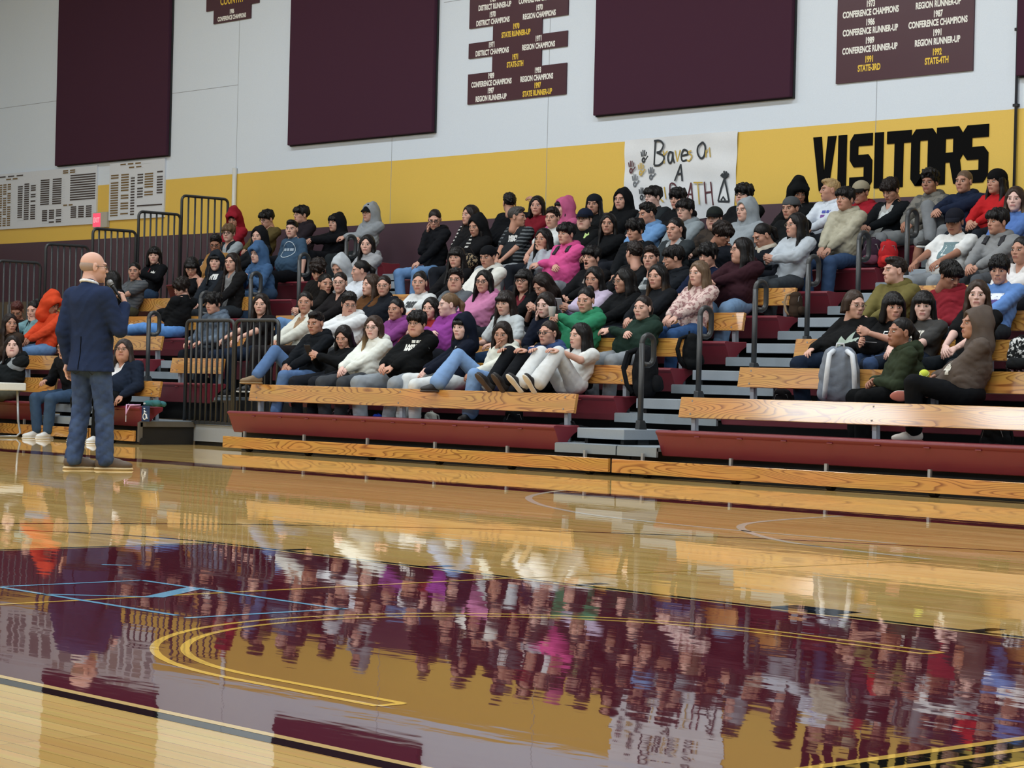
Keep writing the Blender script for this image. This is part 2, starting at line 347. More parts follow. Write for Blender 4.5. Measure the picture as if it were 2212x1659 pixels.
# VISITORS block letters, each a thing painted board letter
M_VIS = plain((6, 6, 7), .8, spec=.1)
def block(ch):
    """polygons (outer pieces) in a unit box 1 wide x 1.45 high"""
    w_, h_, s_ = 1., 1.45, .34
    if ch == 'V': return [[(0, h_), (.36, h_), (.5, .45), (.64, h_), (1, h_), (.7, 0), (.3, 0)]]
    if ch == 'I': return [[(.1, 0), (.46, 0), (.46, h_), (.1, h_)]]
    if ch == 'T': return [[(0, h_), (1, h_), (1, h_-.32), (.68, h_-.32), (.68, 0), (.32, 0), (.32, h_-.32), (0, h_-.32)]]
    if ch == 'S': return [[(.18, h_), (1, h_), (1, h_-.32), (.36, h_-.32), (.36, .9), (.82, .9), (1, .74), (1, .18), (.82, 0), (0, 0), (0, .32), (.64, .32), (.64, .58), (.18, .58), (0, .76), (0, h_-.18)]]
    if ch == 'O': return [[(.18, 0), (.82, 0), (1, .18), (1, h_-.18), (.82, h_), (.5, h_), (.5, h_-.3), (.66, h_-.3), (.66, .3), (.5, .3)], [(.18, 0), (.5, .0), (.5, .3), (.34, .3), (.34, h_-.3), (.5, h_-.3), (.5, h_), (.18, h_), (0, h_-.18), (0, .18)]]
    if ch == 'R': return [[(0, 0), (.34, 0), (.34, h_), (0, h_)], [(.34, h_), (.84, h_), (1, h_-.18), (1, .72), (.9, .6), (1.02, 0), (.68, 0), (.52, .55), (.34, .55), (.34, .8), (.64, .8), (.64, h_-.3), (.34, h_-.3)]]
vw = [('V', .36), ('I', .2), ('S', .34), ('I', .2), ('T', .36), ('O', .37), ('R', .37), ('S', .36)]
x = -2.2
vt = thing('wall_lettering', (-.97, YW, 3.06), 'large black block lettering VISITORS on the yellow wall band', 'sign')
for ch, wd in vw:
    b = MB(); sc = wd if ch not in 'I' else .36
    for poly in block(ch): b.prism_y([(px*sc*.94, pz*.62/1.45) for px, pz in poly], -.012, 0)
    o = b.build('letter', M_VIS, vt); o.location = (x+.97, 0, 0)
    x += (wd if ch != 'I' else .22)*.94
# handmade banner: paper with waves, painted words
bt = thing('paper_banner', (-4.31, YW, 2.86), 'white handmade paper banner reading Braves On A PATH with handprints and tepee', 'banner')
nx, nz = 40, 24; V = []; Q = []
def ban(u, v):
    x_ = -.95+1.9*u+(.02*math.sin(v*3) if u < .5 else -.04*(1-v)); z_ = .97*v-.06*(1-v)*math.sin(u*3.1)
    return x_, z_, -.012-.006*math.sin(u*23+v*3)-.006*math.sin(v*17+u*5)-.02*max(0, .15-v)
for i in range(nx+1):
    for k in range(nz+1):
        X_, Z_, Y_ = ban(i/nx, k/nz); V.append((X_, Y_, Z_))
for i in range(nx):
    for k in range(nz): Q.append((i*(nz+1)+k, (i+1)*(nz+1)+k, (i+1)*(nz+1)+k+1, i*(nz+1)+k+1))
mesh_np('paper', V, Q, [plain((216, 220, 224), .6)], bt)
def smooth(pts):
    if len(pts) < 4: return pts
    o = []; V_ = [Vector(p) for p in pts]; n = len(V_)
    for i in range(n-1):
        p0, p1, p2, p3 = V_[max(0, i-1)], V_[i], V_[i+1], V_[min(n-1, i+2)]
        for k in range(5):
            t = k/5; o.append(tuple(.5*((2*p1)+(p2-p0)*t+(2*p0-5*p1+4*p2-p3)*t*t+(3*p1-p0-3*p2+p3)*t**3)))
    return o+[tuple(V_[-1])]
def strokes(lst, mat, name, r=.011):
    for pts in lst:
        b = MB(); b.tube([(px, -.026, pz) for px, pz in smooth(pts)], r, 6)
        b.v = [(x_, -.024+(y_+.026)*.12, z_) for x_, y_, z_ in b.v]; b.build(name, mat, bt)
M_INK = plain((36, 42, 48), .7); M_INKM = plain((84, 40, 48), .7); M_INKG = plain((190, 160, 70), .7)
cv = lambda px, py: (aty(px, py, YW).x+4.31, aty(px, py, YW).z-2.86)
def P(*q): return [cv(1320+a/5.53, 270+c/5.53) for a, c in q]
strokes([P((545,190),(530,480)), P((530,190),(600,190),(640,240),(610,310),(560,330)), P((560,330),(640,370),(640,430),(590,480),(530,485)),
         P((750,335),(715,325),(694,390),(712,455),(740,430),(752,340)), P((752,325),(756,400),(772,455)),
         P((860,370),(930,350),(920,310),(880,300),(855,370),(870,430),(920,420)),
         P((1110,205),(1055,260),(1050,340),(1090,400),(1130,360),(1140,260),(1110,205)),
         P((850,470),(775,670)), P((850,470),(865,670)), P((800,590),(865,580)),
         P((1370,640),(1330,760),(1295,915)), P((1370,640),(1400,780),(1425,915)), P((1295,915),(1425,915)), P((1330,900),(1355,860),(1380,900)),
         P((1370,640),(1340,580)), P((1370,640),(1365,550)), P((1370,640),(1395,555)), P((1370,640),(1420,580)), P((1370,630),(1325,600)), P((1370,630),(1415,605))], M_INK, 'painted_stroke', .014)
strokes([P((640,310),(650,460)), P((650,360),(690,310)), P((780,305),(808,440)), P((808,440),(842,300)), P((975,310),(935,330),(980,370),(950,430),(925,420)), P((1145,300),(1150,390)), P((1150,330),(1190,270),(1200,385)),
         P((650,740),(670,880)), P((1000,690),(1110,690)), P((1050,690),(1070,950)), P((600,880),(640,920))], M_INKG, 'gold_stroke', .010)
strokes([P((970,690),(930,880)), P((970,690),(990,890)), P((940,830),(985,830)), P((1130,680),(1150,940)), P((1205,680),(1235,960)), P((1140,810),(1220,800)), P((720,890),(720,720),(760,700),(790,730))], M_INKM, 'maroon_stroke', .012)
def handprint(cxp, cyp, sc, mat):
    b = MB(); c0 = Vector(cv(cxp, cyp))
    ring = [(c0.x+math.cos(a)*.022*sc, -.026, c0.y+math.sin(a)*.026*sc) for a in [i*math.pi/5 for i in range(10)]]
    b.tube(ring, .012*sc, 6, closed=True)
    for k in range(4):
        x_ = (-.033+.022*k)*sc; b.tube([(c0.x+x_, -.026, c0.y+.045*sc), (c0.x+x_*1.45, -.026, c0.y+(.105, .125, .122, .098)[k]*sc)], .0085*sc, 6)
    b.tube([(c0.x+.036*sc, -.026, c0.y+.005*sc), (c0.x+.075*sc, -.026, c0.y+.045*sc)], .009*sc, 6)
    b.v = [(x_, -.024+(y_+.026)*.12, z_) for x_, y_, z_ in b.v]
    b.build('handprint', mat, bt)
for hx, hy, m_ in ((1393, 346, M_INK), (1366, 369, M_INKM), (1409, 383, plain((90, 96, 104), .7)), (1374, 398, plain((110, 116, 122), .7)), (1389, 427, M_INK), (1387, 374, M_INKG)): handprint(hx, hy, 1.0, m_)
# pipes
t = tag(MB().tube([(-13.52, YW-.03, 2.4), (-13.52, YW-.03, 3.9)], .035, 12).build('wall_pipe', plain((206, 206, 200), .4), smooth=True), 'short white vertical pipe on the yellow wall beside the end railing', 'pipe')
t = thing('wall_pipe', (.6, YW, 2.95), 'thin dark vertical conduit running up the wall right of VISITORS', 'pipe')
MB().tube([(0, -.025, 0), (0, -.025, 6)], .016, 8).build('pipe', plain((58, 62, 70), .4), t, smooth=True)
for z in (.9, 1.7, 2.5): MB().box(-.03, .03, -.045, 0, z-.015, z+.015).build('clip', M_DARK, t)

# ------------------------------------------------------------------ bleachers
D, R_, Z1 = .7445, .2754, .42
DECK0 = .27
def seat_profile():
    return [(.03, .425), (.005, .418), (0, .402), (.012, .385), (.022, .375), (.095, .20), (.125, .195), (.14, .215), (.19, .29), (.25, .34), (.315, .375), (.325, .415), (.31, .424), (.17, .415)]
row_names = {1: 'front row', 2: 'second row', 3: 'third row', 4: 'fourth row', 5: 'fifth row', 6: 'sixth row', 7: 'seventh row', 8: 'top row'}
def bleacher_row(r, pieces, deck, where, aisles=()):
    y0, z0 = (r-1)*D, (r-1)*R_
    t = thing('bleacher_row', ((deck[0]+deck[1])/2, y0, 0), f'{row_names[r]} of maroon seats {where}{", with wooden backrest" if r < 6 else ""}', 'bleacher', group='bleacher rows')
    ox = -(deck[0]+deck[1])/2
    for (x0, x1) in pieces:
        b = MB(); b.prism_x([(a, c+z0) for a, c in seat_profile()], x0+ox, x1+ox)
        n = int((x1-x0)/.457)
        for i in range(1, n):
            xx = x0+ox+i*(x1-x0)/n; b.box(xx-.03, xx+.03, .004, .02, z0+.372, z0+.384)
        b.build('seat', M_SEAT, t, bevel=.006)
        if r < 6:
            b = MB(); b.prism_x([(.26, .535+z0), (.292, .712+z0), (.326, .706+z0), (.294, .529+z0)], x0+ox+.02, x1+ox-.02)
            o = b.build('backrest', M_BOARD, t, bevel=.004)
            k = max(2, int((x1-x0)/1.3)); sc = MB()
            for i in range(k):
                xx = x0+ox+.16+(x1-x0-.32)*i/(k-1)
                for f_, g_ in ((.15, .568), (.85, .68)):
                    yy = .26+(.292-.26)*f_
                    sc.box(xx-.007, xx+.007, yy-.003, yy+.01, z0+g_-.007, z0+g_+.007)
                br = MB(); br.prism_x([(.31, .20+z0), (.36, .20+z0), (.345, .56+z0), (.335, .66+z0), (.315, .66+z0), (.30, .54+z0)], xx-.022, xx+.022)
                br.build('bracket', M_GREY, t)
            sc.build('bolts', M_SILVER, o)
    b = MB(); zt = DECK0+z0
    yb = D+.12 if r < 8 else YW-y0-.02
    b.box(deck[0]+ox, deck[1]+ox, .16, yb, zt-.035, zt)
    for a0, a1 in aisles: b.box(a0+ox, a1+ox, .03, .16, zt-.035, zt); b.box(a0+ox, a1+ox, .02, .045, zt-.085, zt-.005)
    b.build('deck', M_DECK, t)
    for a0, a1 in aisles:
        if r > 7 or a1-a0 < .7: continue
        m0, m1 = a0+.1, a1-.08; sb = MB(); sb.box(m0+ox, m1+ox, .2, .80, zt+.045, zt+.138); so = sb.build('half_step', M_GREY, t, bevel=.006)
        
        for q0 in (m0+.05, m1-.09): MB().box(q0+ox, q0+ox+.04, .25, .78, zt, zt+.046).build('step_support', M_BLACK, t)
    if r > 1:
        MB().box(deck[0]+ox, deck[1]+ox, .28, .30, zt-.276, zt-.06).build('gap_shade', M_BLACK, t)  # black sheet painted in for the shade of the open gap under the seats
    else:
        MB().box(deck[0]+ox, deck[1]+ox, .20, .22, .0, zt-.04).build('gap_shade', M_BLACK, t)  # front row: black sheet for the under-seat shade, down to the floor
        b = MB(); b.box(deck[0]+ox+.012, deck[1]+ox-.012, -.055, -.025, .035, .155); kb = b.build('kick_board', M_BOARD, t, bevel=.004)
        k = int((deck[1]-deck[0])/1.15)+1
        for i in range(k):
            xx = deck[0]+ox+.35+(deck[1]-deck[0]-.7)*i/max(1, k-1)
            MB().box(xx-.013, xx+.013, -.024, .0, .12, .215).build('hanger', M_SILVER, t)
            MB().tube([(xx-.03, .05, .035), (xx+.03, .05, .035)], .035, 12).build('wheel', M_BLACK, t)
    return t
AX0, AX1 = -13.0, -9.0
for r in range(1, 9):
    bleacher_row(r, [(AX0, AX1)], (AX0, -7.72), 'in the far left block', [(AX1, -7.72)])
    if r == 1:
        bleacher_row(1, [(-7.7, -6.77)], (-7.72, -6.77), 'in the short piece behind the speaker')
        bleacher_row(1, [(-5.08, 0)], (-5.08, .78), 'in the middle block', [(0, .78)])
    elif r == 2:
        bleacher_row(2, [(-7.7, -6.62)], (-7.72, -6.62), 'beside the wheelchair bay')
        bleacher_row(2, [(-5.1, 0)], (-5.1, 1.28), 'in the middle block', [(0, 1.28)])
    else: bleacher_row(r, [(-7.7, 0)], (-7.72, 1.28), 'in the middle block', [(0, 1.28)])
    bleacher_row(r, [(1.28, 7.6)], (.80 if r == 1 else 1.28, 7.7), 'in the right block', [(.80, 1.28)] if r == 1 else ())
def handrail(x, r, lb, grp):
    y0, z0 = (r-1)*D+.46, DECK0+(r-1)*R_
    t = thing('handrail', (x, y0, z0), lb, 'rail', group=grp)
    H = .985; lw = .17; lo = .27; q = .075
    MB().tube([(0, 0, 0), (0, 0, H-q)], .026, 10).build('post', M_RAIL, t, smooth=True)
    pts = [(0, 0, H-lo+.01), (0, 0, H-q)]+[(0, q-q*math.cos(a), H-q+q*math.sin(a)) for a in [math.pi*i/10 for i in range(1, 10)]]+[(0, 2*q, H-q), (0, 2*q, H-lo+q)]+[(0, q+q*math.cos(a), H-lo+q-q*math.sin(a)) for a in [math.pi*i/10 for i in range(1, 5)]]+[(0, .03, H-lo+.005)]
    MB().tube(pts, .025, 10).build('grip_loop', M_RAIL, t, smooth=True)
    b = MB(); b.prism_x([(-.05, 0), (.09, 0), (.09, .03), (.045, .2), (.03, .22), (-.03, .22)], -.028, .028); b.build('base', M_RAIL, t, bevel=.006)
for r in range(1, 7): handrail(.64, r, f'black looped handrail post on the right aisle, {["lowest, at floor level", "second from the floor", "third from the floor", "fourth from the floor", "fifth from the floor", "highest, near the top row"][r-1]}', 'handrails of the right aisle')
for r in range(2, 7): handrail(-8.45, r, f'black looped handrail post on the left aisle, {["lowest, by the woman in glasses", "second up, by the denim hoodie", "third up, by the long haired student", "fourth up, by the blue circle shirt", "highest, by the grey hood"][r-2]}', 'handrails of the left aisle')
def guard(x, y, z, wd, hgt, lb, grp, axis='X', nb=7, foot=True):
    t = thing('guard_rail', (x, y, z), lb, 'rail', rz=0 if axis == 'X' else math.pi/2, group=grp)
    q = .07; fr = [(0, 0, 0), (0, 0, hgt-q)]+[(q-q*math.cos(a), 0, hgt-q+q*math.sin(a)) for a in [math.pi/2*i/5 for i in range(1, 6)]]+[(wd-q, 0, hgt)]+[(wd-q+q*math.sin(a), 0, hgt-q+q*math.cos(a)) for a in [math.pi/2*i/5 for i in range(1, 6)]]+[(wd, 0, 0)]
    MB().tube(fr, .021, 8).build('frame', M_RAIL, t, smooth=True)
    for i in range(1, nb): MB().tube([(wd*i/nb, 0, 0), (wd*i/nb, 0, hgt)], .014, 8).build('bar', M_RAIL, t, smooth=True)
    MB().box(0, wd, -.012, .012, .0, .035).build('bottom_rail', M_RAIL, t)
guard(-6.93, .72, .24, .93, 1.17, 'black barred guard rail left of the wheelchair bay, nearer the aisle', 'guard rails of the wheelchair bay', nb=9)
guard(-5.97, .72, .24, .80, 1.17, 'black barred guard rail right of the wheelchair bay, by the middle block', 'guard rails of the wheelchair bay', nb=7)
for k, (y0_, y1_, zt) in enumerate(((4.74, 5.55, 3.38), (4.01, 4.72, 3.10), (3.26, 3.97, 2.81), (2.51, 3.19, 2.55), (1.77, 2.43, 2.28), (1.03, 1.70, 2.0))):
    zb = max(.3, DECK0+(5-k)*R_-.1)
    guard(AX0-.05, y0_, zb, y1_-y0_, zt-zb, f'black barred end railing, {["tallest, against the yellow band", "second tallest, beside the record board", "third tallest, below the exit sign", "fourth, behind the speaker head", "fifth, near the left edge", "lowest at the left edge"][k]}', 'end railings of the bleachers', axis='Y', nb=7)
# wheelchair bay front panels
t = thing('wheelchair_bay', (-6.0, .74, 0), 'grey cut out wheelchair bay under the two guard rails', 'bleacher')
MB().box(-.78, .95, 0, .03, .045, .235).build('riser_panel', plain((150, 156, 162), .45), t); MB().box(-.78, .95, .03, .06, .0, .05).build('toe_kick', M_BLACK, t)
MB().box(-.62, .90, .04, .77, .205, .235).build('deck', M_DECK, t); MB().box(-.62, .90, .49, .54, .235, .515).build('back_riser', M_BLACK, t)
b = MB(); b.box(-.76, -.73, -.76, -.71, .03, .25); b.box(-.76, -.73, -.74, -.01, .20, .26); b.build('frame_channel', plain((88, 84, 78), .5), t); MB().box(-.77, -.76, -.72, -.01, 0, .22).build('side_panel', M_BLACK, t)
MB().tube([(-.76, -.71, .04), (-.72, -.71, .04)], .04, 12).build('wheel', M_BLACK, t)
t = thing('wheelchair_sign', (-6.70, .05, .26), 'small blue wheelchair sign hung on the maroon seat end', 'sign')
MB().box(-.075, .075, -.012, 0, 0, .175).build('plate', plain((36, 58, 92), .4), t, bevel=.003)
b = MB(); yq = -.016
b.tube([(math.cos(a)*.032-.005, yq, .055+math.sin(a)*.032) for a in [i*2*math.pi/12 for i in range(12)]], .006, 6, closed=True)
b.tube([(-.012, yq, .13), (-.008, yq, .085), (.03, yq, .08), (.042, yq, .035), (.055, yq, .04)], .007, 6); b.tube([(-.012, yq, .142), (-.012, yq, .15)], .011, 8); b.tube([(-.01, yq, .11), (.022, yq, .108)], .006, 6)
b.build('symbol', plain((220, 226, 230), .5), t)
# ------------------------------------------------------------------ implicit-surface body builder
def cap(a, b, r1, r2=None, kx=1., kd=1., u=None):
    """tapered capsule; kx / kd widen it along u and along the third axis"""
    return ('c', np.array(a, float), np.array(b, float), r1, r1 if r2 is None else r2, kx, kd, None if u is None else np.array(u, float))
def ell(c, r, R=None): return ('e', np.array(c, float), np.array(r, float), None if R is None else np.array(R, float))
def _bb(p):
    if p[0] == 'c':
        m = max(p[3]*max(p[5], p[6], 1), p[4]*max(p[5], p[6], 1)); return np.minimum(p[1], p[2])-m, np.maximum(p[1], p[2])+m
    m = p[2] if p[3] is None else np.full(3, p[2].max()); return p[1]-m, p[1]+m
def _dist(p, G):
    if p[0] == 'c':
        a, b, r1, r2, kx, kd, u = p[1:]
        ab = b-a; Lq = max(1e-9, ab@ab); q = G-a; t = np.clip((q@ab)/Lq, 0, 1)
        d = q-t[..., None]*ab
        if u is not None:
            ax = ab/math.sqrt(Lq); uu = u-ax*(u@ax); uu /= np.linalg.norm(uu)+1e-9; vv = np.cross(ax, uu)
            du = d@uu; dv = d@vv; da = d@ax
            return np.sqrt((du/kx)**2+(dv/kd)**2+da**2+1e-12)-(r1+(r2-r1)*t)
        return np.sqrt((d*d).sum(-1)+1e-12)-(r1+(r2-r1)*t)
    q = G-p[1]
    if p[3] is not None: q = q@p[3]
    k0 = np.sqrt(((q/p[2])**2).sum(-1)+1e-9); k1 = np.sqrt(((q/p[2]**2)**2).sum(-1)+1e-9)
    return k0*(k0-1)/k1
def implicit(prims, vox, subs=(), fold=None, fold2=None):
    """prims: (primitive, blend) pairs joined smoothly; subs are carved off"""
    pr = [p if isinstance(p, tuple) and isinstance(p[0], tuple) else (p, .03) for p in prims]
    lo = np.min([_bb(p)[0] for p, k in pr], axis=0)-2.5*vox; hi = np.max([_bb(p)[1] for p, k in pr], axis=0)+2.5*vox
    n = np.ceil((hi-lo)/vox).astype(int)+1
    F = np.full(n, 1.0)
    ax = [lo[i]+vox*np.arange(n[i]) for i in range(3)]
    def sub(p, mg):
        a, b = _bb(p); i0 = np.clip(np.floor((a-mg-lo)/vox).astype(int), 0, n-1); i1 = np.clip(np.ceil((b+mg-lo)/vox).astype(int)+1, 1, n)
        sl = tuple(slice(i0[i], i1[i]) for i in range(3))
        G = np.stack(np.meshgrid(ax[0][sl[0]], ax[1][sl[1]], ax[2][sl[2]], indexing='ij'), -1)
        return sl, G
    for p, k in pr:
        sl, G = sub(p, k+2*vox)
        if min(G.shape) == 0: continue
        d = _dist(p, G); f = F[sl]
        if k > 0:
            h = np.maximum(k-np.abs(f-d), 0)/k; F[sl] = np.minimum(f, d)-h*h*k*.25
        else: F[sl] = np.minimum(f, d)
    if fold is not None:
        G = np.stack(np.meshgrid(*ax, indexing='ij'), -1); m = np.abs(F) < .06; F[m] += fold(G[m])
    for p, k in subs:
        sl, G = sub(p, k+2*vox)
        if min(G.shape) == 0: continue
        d = -_dist(p, G); f = F[sl]; h = np.maximum(k-np.abs(f-d), 0)/k; F[sl] = np.maximum(f, d)+h*h*k*.25
    if fold2 is not None:
        G = np.stack(np.meshgrid(*ax, indexing='ij'), -1); m = np.abs(F) < .04; F[m] += fold2(G[m])
    F[0] = F[-1] = 1; F[:, 0] = F[:, -1] = 1; F[:, :, 0] = F[:, :, -1] = 1
    return nets(F, lo, vox)
_OFF = np.array([(0,0,0),(1,0,0),(0,1,0),(1,1,0),(0,0,1),(1,0,1),(0,1,1),(1,1,1)])
_EDG = [(0,1),(2,3),(4,5),(6,7),(0,2),(1,3),(4,6),(5,7),(0,4),(1,5),(2,6),(3,7)]
def nets(F, lo, vox):
    Sg = F < 0; c = np.zeros([s-1 for s in F.shape], dtype=np.int8)
    for o in _OFF: c += Sg[o[0]:F.shape[0]-1+o[0], o[1]:F.shape[1]-1+o[1], o[2]:F.shape[2]-1+o[2]]
    act = (c > 0) & (c < 8); cells = np.argwhere(act); idx = np.full(c.shape, -1, dtype=np.int32); idx[act] = np.arange(len(cells))
    vals = [F[tuple((cells+o).T)] for o in _OFF]; acc = np.zeros((len(cells), 3)); cnt = np.zeros(len(cells))
    for i, j in _EDG:
        a, b = vals[i], vals[j]; m = (a < 0) != (b < 0); t = a[m]/(a[m]-b[m]); acc[m] += _OFF[i]+(_OFF[j]-_OFF[i])*t[:, None]; cnt[m] += 1
    V = lo+vox*(cells+acc/cnt[:, None]); Qs = []
    s = Sg
    m = s[:-1, 1:-1, 1:-1] != s[1:, 1:-1, 1:-1]; e = np.argwhere(m); fl_ = s[:-1, 1:-1, 1:-1][m]; i, j, k = e.T; j = j+1; k = k+1
    q = np.stack([idx[i, j-1, k-1], idx[i, j, k-1], idx[i, j, k], idx[i, j-1, k]], 1); q[~fl_] = q[~fl_][:, ::-1]; Qs.append(q)
    m = s[1:-1, :-1, 1:-1] != s[1:-1, 1:, 1:-1]; e = np.argwhere(m); fl_ = s[1:-1, :-1, 1:-1][m]; i, j, k = e.T; i = i+1; k = k+1
    q = np.stack([idx[i-1, j, k-1], idx[i-1, j, k], idx[i, j, k], idx[i, j, k-1]], 1); q[~fl_] = q[~fl_][:, ::-1]; Qs.append(q)
    m = s[1:-1, 1:-1, :-1] != s[1:-1, 1:-1, 1:]; e = np.argwhere(m); fl_ = s[1:-1, 1:-1, :-1][m]; i, j, k = e.T; i = i+1; j = j+1
    q = np.stack([idx[i-1, j-1, k], idx[i, j-1, k], idx[i, j, k], idx[i-1, j, k]], 1); q[~fl_] = q[~fl_][:, ::-1]; Qs.append(q)
    return V, np.concatenate(Qs)
def join(parts):
    V, Q, A = [], [], []; b = 0
    for v, q, a in parts: V.append(v); Q.append(q+b); A.append(a); b += len(v)
    return np.concatenate(V), np.concatenate(Q), np.concatenate(A)

# ------------------------------------------------------------------ head template: faces -Y, centre between the ears
def make_head(kind):
    fat = {'m': 1., 'f': .95, 'w': 1.1}[kind[0]]; yawn = 'y' in kind; smile = 's' in kind
    jw = {'m': .050, 'f': .042, 'w': .062}[kind[0]]; jz = -.018 if yawn else 0; fe = 1. if kind[0] == 'f' else .5 if kind[0] == 'w' else 0.
    pr = [(ell((0, .018, .038), (.076, .094, .084)), 0), (ell((0, -.030, -.020), (.062, .062, .082)), .03), (ell((0, -.036, -.066+jz), (jw, .050, .046)), .035),
          (ell((0, -.074, -.094+jz), (.022, .018, .018)), .025), (ell((.045, -.052, -.018), (.022, .026, .022)), .02), (ell((-.045, -.052, -.018), (.022, .026, .022)), .02),
          (cap((-.040, -.082+fe*.004, .030), (.040, -.082+fe*.004, .030), .011-fe*.0035), .02),
          (cap((0, -.090+fe*.003, .018), (0, -.110+fe*.006, -.022), .008-fe*.001, .0108-fe*.0016), .012), (ell((.0115, -.099+fe*.004, -.026), (.0085, .0105, .0075)), .008), (ell((-.0115, -.099+fe*.004, -.026), (.0085, .0105, .0075)), .008),
          (cap((-.020, -.090, -.053), (.020, -.090, -.053), .0072), .010), (cap((-.017, -.090, -.064+jz*1.3), (.017, -.090, -.064+jz*1.3), .0085), .010),
          (ell((.079, .012, -.002), (.008, .020, .033)), .008), (ell((-.079, .012, -.002), (.008, .020, .033)), .008),
          (cap((0, .022, -.055), (0, .045, -.150), .056*fat, .058*fat), .03)]
    if kind[0] == 'w': pr.append((ell((0, -.025, -.105), (.062, .055, .035)), .04)); pr += [(ell((s*.05, -.045, -.05), (.026, .03, .034)), .025) for s in (-1, 1)]
    V, Q = implicit(pr, .0042, subs=[(ell((s*.031, -.100, .006), (.017, .016, .010)), .014) for s in (-1, 1)]+[(ell((s*.079+s*.009, .006, .0), (.006, .010, .018)), .004) for s in (-1, 1)]+([(ell((0, -.098, -.064), (.017, .028, .016)), .006)] if yawn else []))
    A = np.zeros((len(V), 4)); A[:, 3] = 1
    x, y, z = V.T; ax_ = np.abs(x); fr = y < -.045
    br = np.clip(1.25-np.abs(z-(.0285-.10*np.maximum(0, ax_-.034)+.06*np.maximum(0, .02-ax_)))/.0055, 0, 1)*(ax_ > .012)*(ax_ < .052)*fr
    A[:, 1] = np.minimum(br, 1)*(.72 if kind[0] == 'f' else .88)
    if not yawn:
        lz = -.058+(.10*np.maximum(0, ax_-.008) if smile else 0)
        lip = np.clip(1.3-np.abs(z-lz)/.0105, 0, 1)*np.clip((.026-ax_)/.006, 0, 1)*(y < -.07); A[:, 0] = lip
        ln = np.clip(1-np.abs(z-lz)/.003, 0, 1)*np.clip((.028-ax_)/.004, 0, 1)*(y < -.07); A[:, 1] = np.maximum(A[:, 1], ln*.55)
        if smile: tw = np.clip(1-np.abs(z-lz+.0005)/.0035, 0, 1)*np.clip((.017-ax_)/.004, 0, 1)*(y < -.07); A[:, 2] = np.maximum(A[:, 2], tw*.8); A[:, 1] *= 1-tw
    else:
        A[:, 1] = np.maximum(A[:, 1], ((np.abs(x) < .017) & (np.abs(z+.064) < .016) & (y > -.093) & (y < -.05))*.95)
        A[:, 0] = np.clip(1-np.abs(np.sqrt((x/.022)**2+((z+.064)/.024)**2)-1)/.3, 0, 1)*(y < -.07)
    nos = np.clip(1-np.sqrt((ax_-.008)**2+(z+.033)**2)/.0045, 0, 1)*(y < -.09); A[:, 1] = np.maximum(A[:, 1], nos*.6)
    # eyes: a ball of its own in each socket
    parts = [(V, Q, A)]
    for s in (-1, 1):
        n1, n2 = 14, 22; ev = []; ea = []
        for i in range(n1+1):
            th = math.pi*i/n1
            for j in range(n2):
                ph = 2*math.pi*j/n2; d = Vector((math.sin(th)*math.cos(ph), -math.cos(th), math.sin(th)*math.sin(ph)))
                ev.append((s*.031+d.x*.0172, -.0795+d.y*.0128, .0062+d.z*.0086)); ang = th
                half = abs(d.z)
                if d.z > .50: ea.append((0, .92, 0, 1))
                elif d.z < -.72: ea.append((.1, .35, 0, 1))
                elif math.hypot(d.x, d.z*.48) < .42: ea.append((0, 1.0, 0, 1))
                else: ea.append((0, 0, .9, 1))
        eq = [(i*n2+j, i*n2+(j+1) % n2, (i+1)*n2+(j+1) % n2, (i+1)*n2+j) for i in range(n1) for j in range(n2)]
        parts.append((np.array(ev), np.array(eq), np.array(ea)))
    return join(parts)
HEADS = {}
def head_tpl(k):
    if k not in HEADS: HEADS[k] = make_head(k)
    return HEADS[k]
# hand template: wrist at origin, fingers along -Y, back of hand +Z, thumb on +X
def make_hand(curl):
    pr = [(ell((0, -.045, 0), (.038, .052, .015)), 0), (cap((0, .03, 0), (0, -.01, 0), .024, .026, 1., .72, (1, 0, 0)), .02)]
    for x, ln, r in ((.030, .068, .0083), (.0105, .076, .0086), (-.0095, .071, .0083), (-.028, .056, .0072)):
        p = Vector((x, -.085+abs(x)*.25, .004)); a = 0; segs = (.44, .32, .24)
        for sg, da in zip(segs, curl):
            a += da; q = p+Vector((x*.06, -math.cos(a)*ln*sg, -math.sin(a)*ln*sg)); pr.append((cap(p, q, r, r*.93), .004)); p = q
    c = curl[0]; t0 = Vector((.030, -.022, -.004)); t1 = Vector((.052, -.050, -.012)); t2 = Vector((.052-.02*c, -.078, -.018-.012*c)); t3 = Vector((.046-.035*c, -.100, -.022-.015*c))
    pr += [(cap(t0, t1, .0125, .0105), .014), (cap(t1, t2, .0102, .0092), .004), (cap(t2, t3, .009, .0078), .003)]
    V, Q = implicit(pr, .0048); A = np.zeros((len(V), 4)); A[:, 3] = 1; A[:, 0] = np.clip((-V[:, 1]-.11)/.1, 0, .25)
    return V, Q, A
HANDS = {'relax': make_hand((.35, .45, .3)), 'grip': make_hand((.95, 1.25, .8)), 'flat': make_hand((.1, .15, .1))}
